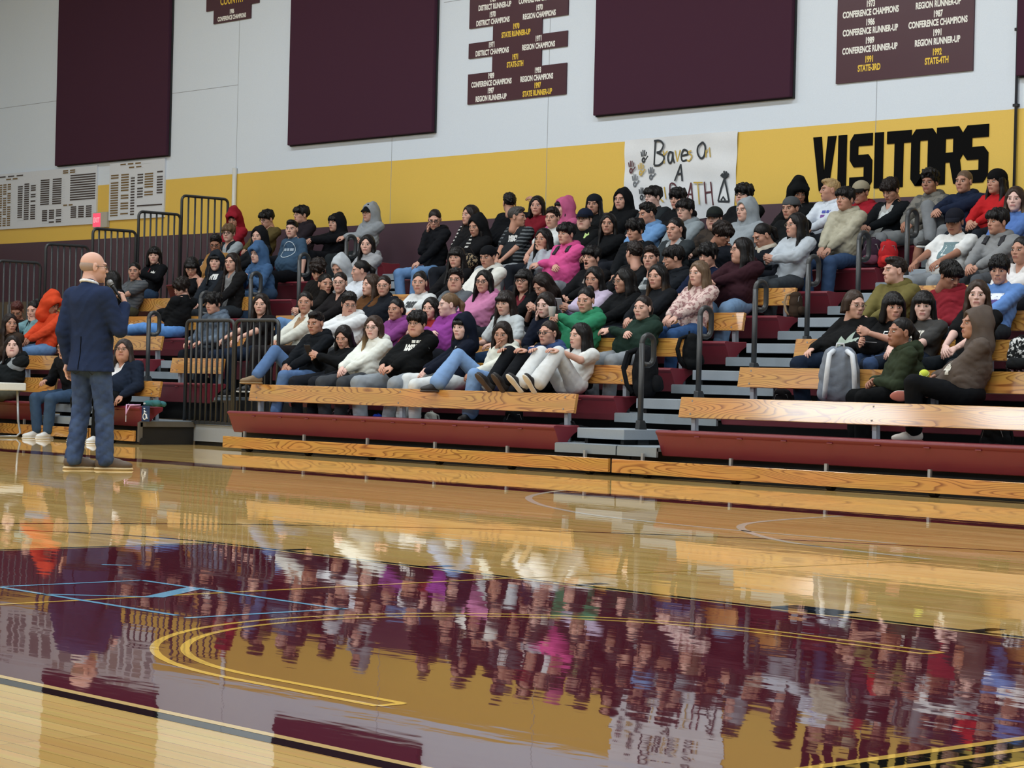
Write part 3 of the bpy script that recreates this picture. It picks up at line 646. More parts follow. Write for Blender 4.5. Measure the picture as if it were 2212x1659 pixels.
# ------------------------------------------------------------------ hair templates, in head space
def strand(V, amp=.004, fr=46, seed=0):
    x, y, z = V.T; a = np.arctan2(x, y+.02); r = np.random.RandomState(seed)
    return amp*(np.sin(a*fr+z*14+r.rand()*6)+.7*np.sin(a*fr*.53-z*22+r.rand()*6))
def lump(G, amp, fr, seed=0):
    r = np.random.RandomState(seed); o = np.zeros(len(G))
    for i in range(6):
        d = r.randn(3); d /= np.linalg.norm(d); o += np.sin(G@d*fr*(1+.5*r.rand())+r.rand()*6)
    return amp*o/2.4
SC = ell((0, .020, .044), (.084, .102, .089))
FACE = ell((0, -.105, -.040), (.066, .075, .098))
def make_hair(k):
    pr = [(SC, 0)]; subs = []; fold = lambda G: strand(G, .0022); vox = .0066; low = -.03
    face = (FACE, .012); under = lambda z: (('e', np.array((0, -.03, z-.5)), np.array((.5, .6, .5)), None), .012)
    if k == 'short': pr = [(ell((0, .020, .046), (.082, .100, .090)), 0), (ell((0, -.012, .098), (.068, .078, .042)), .03)]; subs = [face, under(-.022), (ell((0, -.13, .02), (.09, .10, .055)), .012)]; fold = lambda G: lump(G, .003, 160)
    elif k == 'crop': pr = [(ell((0, .022, .044), (.080, .098, .088)), 0), (ell((0, -.022, .100), (.062, .074, .034)), .02)]; subs = [face, under(-.006), (ell((0, -.13, .012), (.09, .095, .062)), .01)]; fold = lambda G: lump(G, .0025, 200)
    elif k == 'buzz': pr = [(ell((0, .020, .042), (.079, .097, .087)), 0)]; subs = [(FACE, .006), under(-.012), (ell((0, -.13, .018), (.085, .09, .062)), .008)]; fold = lambda G: lump(G, .0008, 300)
    elif k == 'fringe': pr = [(ell((0, .016, .054), (.092, .108, .092)), 0), (ell((0, -.060, .070), (.072, .048, .038)), .03), (cap((-.05, -.086, .055), (.05, -.086, .055), .020), .02)]; subs = [(ell((0, -.105, -.062), (.068, .075, .098)), .008), under(-.025)]; fold = lambda G: strand(G, .003, 34)+lump(G, .004, 80); vox = .0058
    elif k == 'mop': pr = [(ell((0, .016, .050), (.100, .114, .098)), 0), (ell((0, -.060, .062), (.082, .052, .044)), .03)]; subs = [(ell((0, -.110, -.070), (.062, .075, .098)), .008), under(-.06)]; fold = lambda G: lump(G, .008, 85); vox = .006
    elif k == 'curly': pr = [(ell((0, .014, .062), (.094, .106, .096)), 0), (ell((0, -.030, .110), (.078, .080, .045)), .03)]; subs = [face, under(-.015), (ell((0, -.13, .012), (.09, .090, .055)), .01)]; fold = lambda G: lump(G, .008, 130)
    elif k == 'band': pr = [(ell((0, .020, .036), (.083, .101, .078)), 0)]; subs = [face, under(-.02), (ell((0, -.13, .02), (.09, .10, .055)), .012), (('e', np.array((0, 0, .552)), np.array((.5, .5, .5)), None), .006)]; fold = lambda G: lump(G, .002, 190)
    elif k == 'bald': pr = [(ell((0, .024, .010), (.0785, .094, .060)), 0)]; subs = [(FACE, .006), under(-.035), (ell((0, -.05, .11), (.12, .14, .092)), .008)]; fold = None
    elif k in ('tight', 'pony', 'bun', 'braid'):
        pr = [(ell((0, .022, .044), (.080, .098, .089)), 0)]; subs = [(ell((0, -.110, -.035), (.064, .075, .100)), .01), (ell((0, -.122, .030), (.060, .072, .066)), .014), (('e', np.array((0, -.09, -.56)), np.array((.5, .5, .52)), None), .01)]
        if k == 'bun': pr.append((ell((0, .105, .100), (.045, .042, .045)), .012))
        if k in ('pony', 'tight'): pr += [(cap((0, .115, .05), (0, .150, .0), .022, .030), .015), (cap((0, .150, .0), (.01, .135, -.20), .030, .016), .02)]
        if k == 'braid': pr += [(cap((-.078, .0, .03), (-.085, -.005, -.09), .030, .028), .03), (cap((.07, .03, .03), (.07, .05, -.09), .03, .03), .03), (cap((0, .085, .0), (0, .088, -.12), .055, .06, 1.4, .8, (1, 0, 0)), .03)]+[(ell((-.088-.004*i, -.012-.016*i, -.10-.038*i), (.025, .023, .028)), .006) for i in range(9)]
        fold = lambda G: strand(G, .0014, 60)
    else:
        L_ = {'long': -.34, 'vlong': -.46, 'mid': -.21, 'bob': -.115, 'bangs': -.30, 'bobbangs': -.125, 'front': -.36, 'wavy': -.33}[k]; bob = k in ('bob', 'bobbangs')
        zz = L_; ef = -.075 if k in ('front', 'long', 'vlong', 'wavy', 'bangs') else -.03
        pr = [(ell((0, .020, .046), (.088, .106, .091)), 0)]
        for s in (-1, 1):
            pr += [(cap((s*.078, .0, .03), (s*.090, .015, -.11), .030, .036, .8, 1.25, (1, 0, 0)), .03)]
            if not bob: pr += [(cap((s*.088, .01, -.10), (s*.105, ef, zz), .034, .018, .7, 1.3, (1, 0, 0)), .03)]
        pr += [(cap((0, .085, .0), (0, .088, -.12), .055, .062, 1.5, .8, (1, 0, 0)), .03)]
        if not bob: pr += [(cap((0, .088, -.12), (0, .112, zz), .060, .045, 1.7, .62, (1, 0, 0)), .03)]
        subs = [(ell((0, -.112, -.050), (.062, .078, .112)), .012), (ell((0, -.120, .032), (.046, .070, .066)), .016), (cap((0, -.10, -.09), (0, -.13, -.36), .055, .062), .02)]
        if 'bangs' in k: subs = [(ell((0, -.112, -.078), (.062, .078, .108)), .010), (cap((0, -.10, -.09), (0, -.13, -.36), .055, .062), .02)]; pr.append((cap((-.045, -.080, .050), (.045, -.080, .050), .024), .02))
        amp = .011 if k == 'wavy' else .0035
        fold = lambda G: strand(G, amp*.6, 40)+(lump(G, .007, 60) if k == 'wavy' else 0)
        vox = .0078
    f2 = None
    if k in ('fringe', 'mop'): f2 = lambda G: strand(G, .0042, 58, 3)
    elif 'bangs' in k: f2 = lambda G: strand(G, .0026, 64, 5)
    elif k in ('curly', 'short', 'crop'): f2 = lambda G: lump(G, .0012 if k == 'crop' else .0028, 190, 4)
    return implicit(pr, vox, subs, fold, f2)
HAIRM = {}
def hair_mesh(k):
    if k not in HAIRM:
        V, Q = make_hair(k); o = mesh_np('hair', V, Q, [M_BLACK]); HAIRM[k] = o.data; bpy.data.objects.remove(o)
    return HAIRM[k]
HATS = {}
def hat_mesh(k):
    if k in HATS: return HATS[k]
    cut = lambda z: (('e', np.array((0, 0, z-.5)), np.array((.6, .6, .5)), None), .006)
    if k in ('cap', 'capback', 'trucker'):
        s = -1 if k != 'capback' else 1
        V, Q = implicit([(ell((0, .016, .052), (.090, .108, .088)), 0)], .006, [cut(.042)])
        bill = []; bq = []; n = 16
        for j, (rr, dz) in enumerate(((0., 0.), (.5, -.006), (1., -.032))):
            for t in (0, 1):
                for i in range(n+1):
                    a = math.pi*(-.36+.72*i/n); bx = math.sin(a); by = math.cos(a)
                    bill.append((bx*(.088-.010*rr), .016+s*(by*.104+rr*.072*max(0, by)**.7), .056-abs(bx)**2*.012*rr+dz-t*.005))
        W_ = n+1
        for j in range(2):
            for i in range(n):
                for t in (0, 1):
                    a = (j*2+t)*W_+i; b_ = ((j+1)*2+t)*W_+i; bq.append((a, a+1, b_+1, b_) if t else (a, b_, b_+1, a+1))
        for i in range(n): a = (2*2)*W_+i; b_ = a+W_; bq.append((a, b_, b_+1, a+1))
        fm = [0]*len(Q)+[1]*len(bq); V2 = np.concatenate([V, np.array(bill)]); Q2 = np.concatenate([Q, np.array(bq)+len(V)])
        o = mesh_np('cap', V2, Q2, [M_BLACK, M_BLACK], fm=fm)
    elif k == 'beanie':
        V, Q = implicit([(ell((0, .018, .052), (.090, .108, .094)), 0), (cap((0, .02, .05), (0, .021, .051), .089, .089, 1., 1.2), .01)], .0065, [cut(.030)], lambda G: .0012*np.sin(np.arctan2(G[:, 0], G[:, 1]-.02)*60)); o = mesh_np('beanie', V, Q, [M_BLACK])
    elif k == 'hood':
        V, Q = implicit([(ell((0, .030, .030), (.106, .128, .118)), 0), (cap((0, .055, -.02), (0, .06, -.15), .10, .125, 1.15, .9, (1, 0, 0)), .05), (ell((0, .085, .135), (.03, .04, .025)), .06)], .009,
                        [(ell((0, -.120, -.020), (.070, .140, .108)), .014), (cap((0, -.11, -.08), (0, -.14, -.18), .07, .06), .02)], lambda G: lump(G, .004, 60)); o = mesh_np('hood', V, Q, [M_BLACK])
    elif k == 'hoodpeak':
        V, Q = implicit([(ell((0, .020, .040), (.108, .138, .128)), 0), (cap((0, .055, -.02), (0, .06, -.15), .10, .125, 1.15, .9, (1, 0, 0)), .05), (ell((0, .02, .165), (.035, .07, .03)), .07), (cap((-.06, -.09, .07), (.06, -.09, .07), .03), .04)], .009,
                        [(ell((0, -.130, -.030), (.066, .140, .098)), .014), (cap((0, -.11, -.08), (0, -.14, -.18), .07, .06), .02)], lambda G: lump(G, .004, 60)); o = mesh_np('hood', V, Q, [M_BLACK])
    HATS[k] = o.data; bpy.data.objects.remove(o); return HATS[k]
_gl = {}
def glasses_mesh(rim=.0018):
    if rim in _gl: return _gl[rim]
    b = MB()
    for s in (-1, 1):
        ring = [(s*.032+math.cos(a)*.0205, -.101+abs(math.cos(a))*.001, .004+math.sin(a)*.0155) for a in [i*2*math.pi/16 for i in range(16)]]
        b.tube(ring, rim, 6, closed=True); b.tube([(s*.052, -.100, .008), (s*.074, -.080, .009), (s*.084, .005, .008)], rim, 6)
    b.tube([(-.012, -.103, .006), (0, -.107, .009), (.012, -.103, .006)], rim, 6)
    o = b.build('glasses', M_BLACK, smooth=True); _gl[rim] = o.data; bpy.data.objects.remove(o); return _gl[rim]
def shoe_mesh():
    V, Q = implicit([(cap((0, .045, -.045), (0, -.14, -.058), .034, .030, 1.05, 1., (1, 0, 0)), 0), (ell((0, -.13, -.055), (.045, .075, .034)), .02), (cap((0, .03, -.02), (0, .025, .03), .042, .042), .03), (cap((0, -.02, -.01), (0, -.09, -.035), .03, .03), .03)], .009)
    sv, sq = implicit([(cap((0, .045, -.080), (0, -.06, -.080), .044, .040, 1., .35, (1, 0, 0)), 0), (ell((0, -.12, -.080), (.050, .095, .016)), .015)], .009)
    o = mesh_np('shoe', np.concatenate([V, sv]), np.concatenate([Q, sq+len(V)]), [M_BLACK, M_BLACK], fm=[0]*len(Q)+[1]*len(sq)); me = o.data; bpy.data.objects.remove(o); return me
SHOE = shoe_mesh()
# ------------------------------------------------------------------ materials of the people
_sk = {}
SKIN = {'a': (204, 166, 150), 'b': (194, 152, 134), 'c': (178, 136, 116), 'd': (154, 112, 92), 'e': (126, 90, 72), 'p': (212, 180, 170)}
def skin_mat(code):
    if code in _sk: return _sk[code]
    m, nt, b = newmat('skin'); c = srgb(*SKIN[code])
    at = N(nt, 'ShaderNodeAttribute', attribute_name='feat'); sp = N(nt, 'ShaderNodeSeparateColor'); L(nt, at.outputs['Color'], sp.inputs[0])
    tc = N(nt, 'ShaderNodeTexCoord'); nz = N(nt, 'ShaderNodeTexNoise'); nz.inputs['Scale'].default_value = 22; nz.inputs['Detail'].default_value = 2; L(nt, tc.outputs['Object'], nz.inputs['Vector'])
    def mix(a, fac, col):
        x = N(nt, 'ShaderNodeMix', data_type='RGBA'); x.inputs[7].default_value = col+(1,)
        if isinstance(a, tuple): x.inputs[6].default_value = a+(1,)
        else: L(nt, a, x.inputs[6])
        L(nt, fac, x.inputs[0]); return x.outputs[2]
    o = mix(c, nz.outputs['Fac'], (c[0]*.98, c[1]*.88, c[2]*.86))
    o = mix(o, sp.outputs[0], (c[0]*.62, c[1]*.32, c[2]*.34)); o = mix(o, sp.outputs[2], (.55, .53, .50)); o = mix(o, sp.outputs[1], (.022, .014, .011))
    L(nt, o, b.inputs['Base Color']); b.inputs['Roughness'].default_value = .55; b.inputs['Specular IOR Level'].default_value = .35; b.inputs['Subsurface Weight'].default_value = 0
    _sk[code] = m; return m
HAIRC = {'k': (20, 18, 19), 'd': (34, 26, 24), 'b': (58, 44, 36), 'l': (112, 88, 64), 'y': (176, 148, 104), 'g': (70, 66, 64), 'r': (84, 44, 40), 's': (150, 140, 132), 'o': (104, 84, 66), 'h': (58, 50, 48)}
_hm = {}
def hair_mat(c, tip=None):
    k = (c, tip)
    if k in _hm: return _hm[k]
    m, nt, b = newmat('hair_'+{'k':'black'}.get(c, 'brown')); a = srgb(*HAIRC[c]); e = srgb(*HAIRC[tip]) if tip else a
    tc = N(nt, 'ShaderNodeTexCoord'); mp = N(nt, 'ShaderNodeMapping'); mp.inputs['Scale'].default_value = (90, 90, 5); L(nt, tc.outputs['Object'], mp.inputs['Vector'])
    nz = N(nt, 'ShaderNodeTexNoise'); nz.inputs['Scale'].default_value = 1.; nz.inputs['Detail'].default_value = 2; L(nt, mp.outputs[0], nz.inputs['Vector'])
    sx = N(nt, 'ShaderNodeSeparateXYZ'); L(nt, tc.outputs['Object'], sx.inputs[0])
    mr = N(nt, 'ShaderNodeMapRange'); mr.inputs['From Min'].default_value = -.06; mr.inputs['From Max'].default_value = -.26; L(nt, sx.outputs['Z'], mr.inputs['Value'])
    m1 = N(nt, 'ShaderNodeMix', data_type='RGBA'); m1.inputs[6].default_value = a+(1,); m1.inputs[7].default_value = e+(1,); L(nt, mr.outputs[0], m1.inputs[0])
    m2 = N(nt, 'ShaderNodeMix', data_type='RGBA', blend_type='MULTIPLY'); m2.inputs[0].default_value = .7; L(nt, m1.outputs[2], m2.inputs[6]); L(nt, nz.outputs['Fac'], m2.inputs[7])
    hs = N(nt, 'ShaderNodeHueSaturation'); hs.inputs['Value'].default_value = 1.2; L(nt, m2.outputs[2], hs.inputs['Color']); L(nt, hs.outputs[0], b.inputs['Base Color'])
    b.inputs['Roughness'].default_value = .45; b.inputs['Specular IOR Level'].default_value = .22
    bp = N(nt, 'ShaderNodeBump'); bp.inputs['Strength'].default_value = .5; bp.inputs['Distance'].default_value = .004; L(nt, nz.outputs['Fac'], bp.inputs['Height']); L(nt, bp.outputs[0], b.inputs['Normal'])
    _hm[k] = m; return m
_cm = {}
def cloth(col, pat='', col2=None):
    k = (tuple(col), pat, col2)
    if k in _cm: return _cm[k]
    m, nt, b = newmat('cloth'); c = tuple(q*(.62+.34*min(1, max(srgb(*col))/.25)) for q in srgb(*col)); tc = N(nt, 'ShaderNodeTexCoord')
    nz = N(nt, 'ShaderNodeTexNoise'); nz.inputs['Scale'].default_value = 14; nz.inputs['Detail'].default_value = 4; L(nt, tc.outputs['Object'], nz.inputs['Vector'])
    mx = N(nt, 'ShaderNodeMix', data_type='RGBA'); mx.inputs[6].default_value = tuple(v*.82 for v in c)+(1,); mx.inputs[7].default_value = tuple(min(1, v*1.15) for v in c)+(1,); L(nt, nz.outputs['Fac'], mx.inputs[0])
    out = mx.outputs[2]; c2 = srgb(*col2)+(1,) if col2 else None
    sx = N(nt, 'ShaderNodeSeparateXYZ'); L(nt, tc.outputs['Object'], sx.inputs[0])
    def over(fac):
        x = N(nt, 'ShaderNodeMix', data_type='RGBA'); x.inputs[7].default_value = c2; L(nt, out, x.inputs[6]); L(nt, fac, x.inputs[0]); return x.outputs[2]
    def mth(op, a, v=None, b_=None):
        x = N(nt, 'ShaderNodeMath', operation=op)
        if hasattr(a, 'links'): L(nt, a, x.inputs[0])
        else: x.inputs[0].default_value = a
        if b_ is not None: L(nt, b_, x.inputs[1])
        elif v is not None: x.inputs[1].default_value = v
        return x.outputs[0]
    if pat in ('camo', 'floral', 'wash', 'graffiti'):
        n2 = N(nt, 'ShaderNodeTexNoise'); n2.inputs['Scale'].default_value = {'camo': 11, 'floral': 26, 'wash': 9, 'graffiti': 34}[pat]; n2.inputs['Detail'].default_value = 2.5 if pat != 'wash' else 5; L(nt, tc.outputs['Object'], n2.inputs['Vector'])
        cr = N(nt, 'ShaderNodeValToRGB'); cr.color_ramp.interpolation = 'LINEAR' if pat == 'wash' else 'EASE'; e = cr.color_ramp.elements; lo_, hi_ = (.40, .62) if pat == 'wash' else (.50, .56); e[0].position = lo_; e[1].position = hi_; L(nt, n2.outputs['Fac'], cr.inputs[0]); out = over(cr.outputs[0])
    elif pat == 'plaid':
        a = mth('GREATER_THAN', mth('FRACT', mth('MULTIPLY', sx.outputs['X'], 9.)), .5); d = mth('GREATER_THAN', mth('FRACT', mth('MULTIPLY', sx.outputs['Z'], 9.)), .5); out = over(mth('MULTIPLY', mth('ADD', a, None, d), .42))
    elif pat == 'stripe':
        d = mth('GREATER_THAN', mth('FRACT', mth('MULTIPLY', mth('ADD', sx.outputs['Z'], None, mth('MULTIPLY', nz.outputs['Fac'], .03)), 22.)), .62); side = mth('GREATER_THAN', mth('ABSOLUTE', sx.outputs['X']), .13); out = over(mth('MULTIPLY', d, None, side))
    elif pat in ('open', 'vest'):      # jacket or vest worn open over a second garment; 'feat' tells body from sleeves
        at = N(nt, 'ShaderNodeAttribute', attribute_name='feat'); sp = N(nt, 'ShaderNodeSeparateColor'); L(nt, at.outputs['Color'], sp.inputs[0])
        if pat == 'open':
            wd = mth('ADD', mth('MULTIPLY', sx.outputs['Z'], .12), .026); f1 = mth('MULTIPLY', mth('LESS_THAN', mth('ABSOLUTE', sx.outputs['X']), None, wd), None, mth('LESS_THAN', sx.outputs['Y'], .06))
        else: f1 = mth('SUBTRACT', 1., None, mth('MULTIPLY', mth('LESS_THAN', mth('ABSOLUTE', sx.outputs['X']), .045), None, mth('LESS_THAN', sx.outputs['Y'], .06)))
        out = over(mth('MULTIPLY', f1, None, sp.outputs[0]))
    elif pat == 'yoke':
        f1 = mth('GREATER_THAN', mth('ADD', mth('ABSOLUTE', sx.outputs['X']), None, sx.outputs['Z']), .56); f2 = mth('LESS_THAN', mth('ADD', mth('ABSOLUTE', sx.outputs['X']), None, sx.outputs['Z']), .62); out = over(mth('MULTIPLY', f1, None, f2))
    L(nt, out, b.inputs['Base Color']); b.inputs['Roughness'].default_value = .88; b.inputs['Specular IOR Level'].default_value = .08
    b.inputs['Sheen Weight'].default_value = .0
    bp = N(nt, 'ShaderNodeBump'); bp.inputs['Strength'].default_value = .35; bp.inputs['Distance'].default_value = .01
    n3 = N(nt, 'ShaderNodeTexNoise'); n3.inputs['Scale'].default_value = 18; n3.inputs['Detail'].default_value = 3; L(nt, tc.outputs['Object'], n3.inputs['Vector']); L(nt, n3.outputs['Fac'], bp.inputs['Height']); L(nt, bp.outputs[0], b.inputs['Normal'])
    _cm[k] = m; return m
def part(name, me, mats, parent, M):
    o = bpy.data.objects.new(name, me); COL.objects.link(o); o.parent = parent; o.matrix_local = M
    for i, mt in enumerate(mats):
        o.material_slots[i].link = 'OBJECT'; o.material_slots[i].material = mt
    return o
def refine(vv, ff, lim):
    """flat artwork cut into small faces so that it can follow a curved surface"""
    bm = bmesh.new(); vs = [bm.verts.new((a, 0, c)) for a, c in vv]
    for f in ff:
        try: bm.faces.new([vs[i] for i in f])
        except ValueError: pass
    bmesh.ops.triangulate(bm, faces=bm.faces)
    for _ in range(4):
        es = [e for e in bm.edges if e.calc_length() > lim]
        if not es: break
        bmesh.ops.subdivide_edges(bm, edges=es, cuts=1); bmesh.ops.triangulate(bm, faces=[f for f in bm.faces if len(f.verts) > 3])
    bm.verts.index_update(); o = ([(v.co.x, v.co.z) for v in bm.verts], [[v.index for v in f.verts] for f in bm.faces]); bm.free(); return o
def ik(a, b, l1, l2, pole):
    a, b, pole = Vector(a), Vector(b), Vector(pole); d = b-a; n = d.length
    if n > (l1+l2)*.995: b = a+d*((l1+l2)*.995/n); d = b-a; n = d.length
    n = max(n, abs(l1-l2)+.01)
    x = (l1*l1-l2*l2+n*n)/(2*n); h = math.sqrt(max(0, l1*l1-x*x)); dn = d.normalized(); p = pole-dn*pole.dot(dn); p.normalize()
    return a+dn*x+p*h, b
def frame(fdir, up):
    """matrix whose -Y is fdir and whose +Z leans to up"""
    y = -Vector(fdir).normalized(); z = Vector(up); z = (z-y*z.dot(y)).normalized(); x = y.cross(z)
    return Matrix((x, y, z)).transposed()
def xf(tpl, M, off=(0, 0, 0), sc=1., mirror=False):
    V, Q, A = tpl; V = V*np.array(sc)
    if mirror: V = V*np.array((-1, 1, 1)); Q = Q[:, ::-1]
    return V@np.array(M).T+np.array(off), Q, A
ARMS = {  # wrist targets for the person's (left, right) side: x out, y forward, z up from the seat
    'lap': ((.055, .30, .19), (.045, .31, .20)), 'knee': ((.13, .40, .22), (.13, .40, .22)), 'cross': ((-.10, .23, .36), (-.10, .20, .33)), 'phone': ((.05, .29, .33), (.05, .28, .31)),
    'down': ((.27, .02, .06), (.27, .02, .06)), 'clasp': ((.03, .36, .32), (.03, .36, .33)), 'lean': ((.11, .36, .24), (.11, .34, .26)), 'kneesup': ((.15, .32, .41), (.15, .32, .41)), 'thigh': ((.16, .26, .19), (.16, .28, .19))}
LETTERING = []
def person(px, py, row, label, skin='b', head='m', hair=('short', 'k'), hat=None, top=(30, 30, 34), pat='', top2=None, sleeve='long', hood=False, pants=(40, 44, 52), arms='lap', legs='sit', ha=-45, pitch=0, tilt=0, body=0, lean=None, bulk=1., sc=.95, glasses=None,
           shoe=((36, 36, 38), (200, 200, 196)), txt=None, hy=None, hands='relax', wl=None, wr=None, neck=None, tip=None, prints=None, extra=None, flare=1., foot=None, hx=0., group='students seated in the bleachers'):
    seatz = Z1+(row-1)*R_; ysf = (row-1)*D
    yh = ysf+.20 if hy is None else hy
    Hd = aty(px, py, yh); h = Hd.z-seatz
    Lt = .47*sc; dz = h-(.10+.170*sc)
    if lean is None: lean = -1
    need = min(1, dz/Lt); off = Lt*math.sin(math.acos(max(.62, need)))
    hipy = min(.34, max(.10, (yh-ysf)+lean*off))
    root = thing('person', (Hd.x, ysf+hipy, seatz), label, 'person', rz=math.radians(body), group=group)
    Rz = Matrix.Rotation(-math.radians(body), 3, 'Z')
    hc = Rz @ Vector((hx, yh-ysf-hipy, h))
    fwd = Vector((0, -1, 0))
    nb = hc+Vector((0, .052, -.116))*sc            # base of the neck
    sh = hc+Vector((0, .045, -.176))*sc            # middle of the shoulder line
    pv = Vector((0, 0, .105)); mid = pv.lerp(sh, .5)+Vector((0, .02, 0))
    az = math.degrees(math.atan2(CAM.x-Hd.x, CAM.y-yh) if False else math.atan2(CAM.x-Hd.x, yh-CAM.y))
    hyaw = az+ha-body
    Mh = Matrix.Rotation(math.radians(hyaw), 3, 'Z') @ Matrix.Rotation(math.radians(pitch), 3, 'X') @ Matrix.Rotation(math.radians(tilt), 3, 'Y')
    hs = sc*{'w': 1.04, 'f': 1.065, 'm': 1.045}[head[0]]
    w_ = bulk*1.07; sw = .186*sc*(.9+.1*w_) if head[0] != 'f' else .166*sc*(.88+.12*w_)
    # arms
    A_ = ARMS.get(arms, ARMS['lap']); arm = []
    for s, tgt, ov in ((1, A_[0], wl), (-1, A_[1], wr)):
        S0 = sh+Vector((s*sw, 0, -.012)); q = ov if ov is not None else tgt
        W0 = Vector((s*q[0], -q[1]*sc, q[2])) if not isinstance(q, str) else None
        if q == 'face': W0 = hc+(Mh @ Vector((s*.050, -.085, -.150)))*sc
        if q == 'cheek': W0 = hc+(Mh @ Vector((s*.085, -.045, -.175)))*sc
        if q == 'up': W0 = S0+Vector((s*.34, .12, .33))
        E0, W1 = ik(S0, W0, .275*sc, .245*sc, (s*.8, .35, -.8) if q not in ('down',) else (s*.3, 1, 0))
        arm.append((s, S0, E0, W1, q))
    # legs
    leg = []
    for s in (1, -1):
        H0 = Vector((s*.085*(.6+.4*w_), -.03, .095))
        q = legs if isinstance(legs, str) else legs[0 if s == 1 else 1]
        tz = -.40*sc+.06
        if q == 'sit': F0 = Vector((s*.12, -.43*sc, tz-.02))
        elif q == 'wide': F0 = Vector((s*.22, -.45*sc, tz-.02))
        elif q == 'back': F0 = Vector((s*.10, -.26*sc, tz-.02))
        elif q == 'up': F0 = Vector((s*.10, -(hipy+.415)-.02, .10))
        elif q == 'up2': F0 = Vector((s*.10, -(hipy+.39)-.02, .085))
        elif q == 'mid': F0 = Vector((s*.12, -.52*sc, tz+.04))
        elif q == 'low': F0 = Vector((s*.12, -(hipy+.30), -.21))
        elif q == 'crossover': F0 = Vector((-s*.16, -.42, .06))
        else: F0 = Vector(q[:3])
        K0, F1 = ik(H0, F0, .425*sc, .415*sc, q[3:] if len(q) == 6 and not isinstance(q, str) else (s*.25 if q != 'up' else s*.10, -.5, 1.))
        if q == 'wide': K0.x += s*.06
        leg.append((s, H0, K0, F1, q))
    # skin: head, neck, upper chest, arms, hands
    parts = [xf(head_tpl(head), Mh, hc, hs)]
    bp = [(cap(hc+(Mh @ Vector((0, .03, -.07)))*sc, nb+Vector((0, -.005, -.02)), .052*sc, .060*sc), .03), (cap(nb+Vector((-.06, 0, -.045)), nb+Vector((.06, 0, -.045)), .045), .05), (ell(sh+Vector((0, -.020, -.055)), (.105*sc, .070, .085)), .05)]
    for s, S0, E0, W1, q in arm:
        th = 1. if sleeve != 'long' else .78
        bp += [(cap(sh+Vector((s*.06, 0, -.03)), S0, .05*th, .045*th), .02), (cap(S0, E0, .043*th*sc*(.7+.3*w_), .037*th*sc*(.7+.3*w_)), .02), (cap(E0, W1, .038*th*sc*(.7+.3*w_), .025*sc), .012)]
    v, q = implicit(bp, .0115); a = np.zeros((len(v), 4)); a[:, 3] = 1; parts.append((v, q, a))
    for s, S0, E0, W1, q in arm:
        d = (W1-E0).normalized(); pose = hands
        if q == 'face': fd = (hc+Mh @ Vector((0, -.08, -.05))-W1); up = Vector((s, -.4, 0)); pose = 'relax'
        elif q == 'cheek': fd = (hc+Mh @ Vector((s*.080, -.02, .03))-W1); up = Vector((s, -.6, 0)); pose = 'relax'
        elif q == 'up': fd = d; up = Vector((0, -1, .3)); pose = 'relax'
        elif arms in ('lap', 'cross', 'clasp') or q == 'lap': fd = d*.5+Vector((-s*.7, -.35, -.25)); up = Vector((s*.25, -.6, .8))
        elif arms == 'phone': fd = d*.6+Vector((-s*.4, -.4, .35)); up = Vector((s*.8, -.5, .2)); pose = 'grip' if hands == 'relax' else hands
        else: fd = d+Vector((0, -.1, -.2)); up = Vector((s*.2, -.1, 1))
        parts.append(xf(HANDS[pose], frame(fd, up), W1+fd.normalized()*.012, .98*sc, mirror=(s == -1)))
    v, q, a = join(parts)
    mesh_np('body', v, q, [skin_mat(skin)], root, attrs=a)
    # top
    seed = int(px*7+py); rr = np.random.RandomState(seed % 9999)
    ph = rr.rand(6)*6
    dd = [Vector((rr.uniform(-.5, .5), rr.uniform(-.5, .5), 1)).normalized() for _ in range(3)]
    def fold(G):
        t1 = G@np.array(dd[0])*40+1.5*np.sin(G[:, 0]*21+ph[0])+1.2*np.sin(G[:, 1]*19+ph[1]); t2 = G@np.array(dd[1])*57+1.7*np.sin(G[:, 0]*15+G[:, 1]*24+ph[2])
        t3 = G[:, 0]*44+1.4*np.sin(G[:, 2]*17+ph[3])
        return .0075*(1-np.abs(np.sin(t1)))**2*np.sin(G@np.array(dd[2])*13+ph[4])+.006*(1-np.abs(np.sin(t2)))**2-.003*np.abs(np.sin(t3))-.002
    X = (1, 0, 0); nd = (nb-mid).normalized()
    tp = [(cap(pv+Vector((0, -.005, .0)), mid, .112*(.55+.45*w_), .108*(.5+.5*w_), 1.42, 1., X), 0), (cap(mid, sh+Vector((0, -.01, -.06)), .108*(.5+.5*w_)*sc, .102*sc*(.7+.3*w_), 1.42, 1.02, X), .05),
          (cap(sh+Vector((-sw*.72, 0, -.02)), sh+Vector((sw*.72, 0, -.02)), .062*sc), .06), (cap(sh+Vector((0, .0, .0)), nb+Vector((0, 0, -.01)), .066*sc, .060*sc), .05)]
    if w_ > 1.2: tp.append((ell(pv.lerp(sh, .32)+Vector((0, -.075*w_, 0)), (.16*w_, .10*w_, .14)), .08))
    if head[0] == 'f': tp += [(ell(sh+Vector((s*.065, -.088, -.125)), (.062, .045, .058)), .05) for s in (-1, 1)]
    torso = list(tp); subs = []
    for s, S0, E0, W1, q in arm:
        if sleeve == 'none': continue
        rs = 1.0*(.75+.25*w_); d2 = (W1-E0).normalized()
        if sleeve == 'long': tp += [(cap(S0, E0, .066*rs*sc, .060*rs*sc), .045), (cap(E0, W1-d2*.03, .060*rs*sc, .047*sc), .02), (cap(W1-d2*.04, W1-d2*.002, .037*sc, .036*sc), .010)]
        else: tp += [(cap(S0, S0.lerp(E0, .72), .062*rs*sc, .066*rs*sc), .045)]
    if sleeve == 'none': tp[2] = ((cap(sh+Vector((-sw*.5, .01, -.03)), sh+Vector((sw*.5, .01, -.03)), .05*sc)), .05)
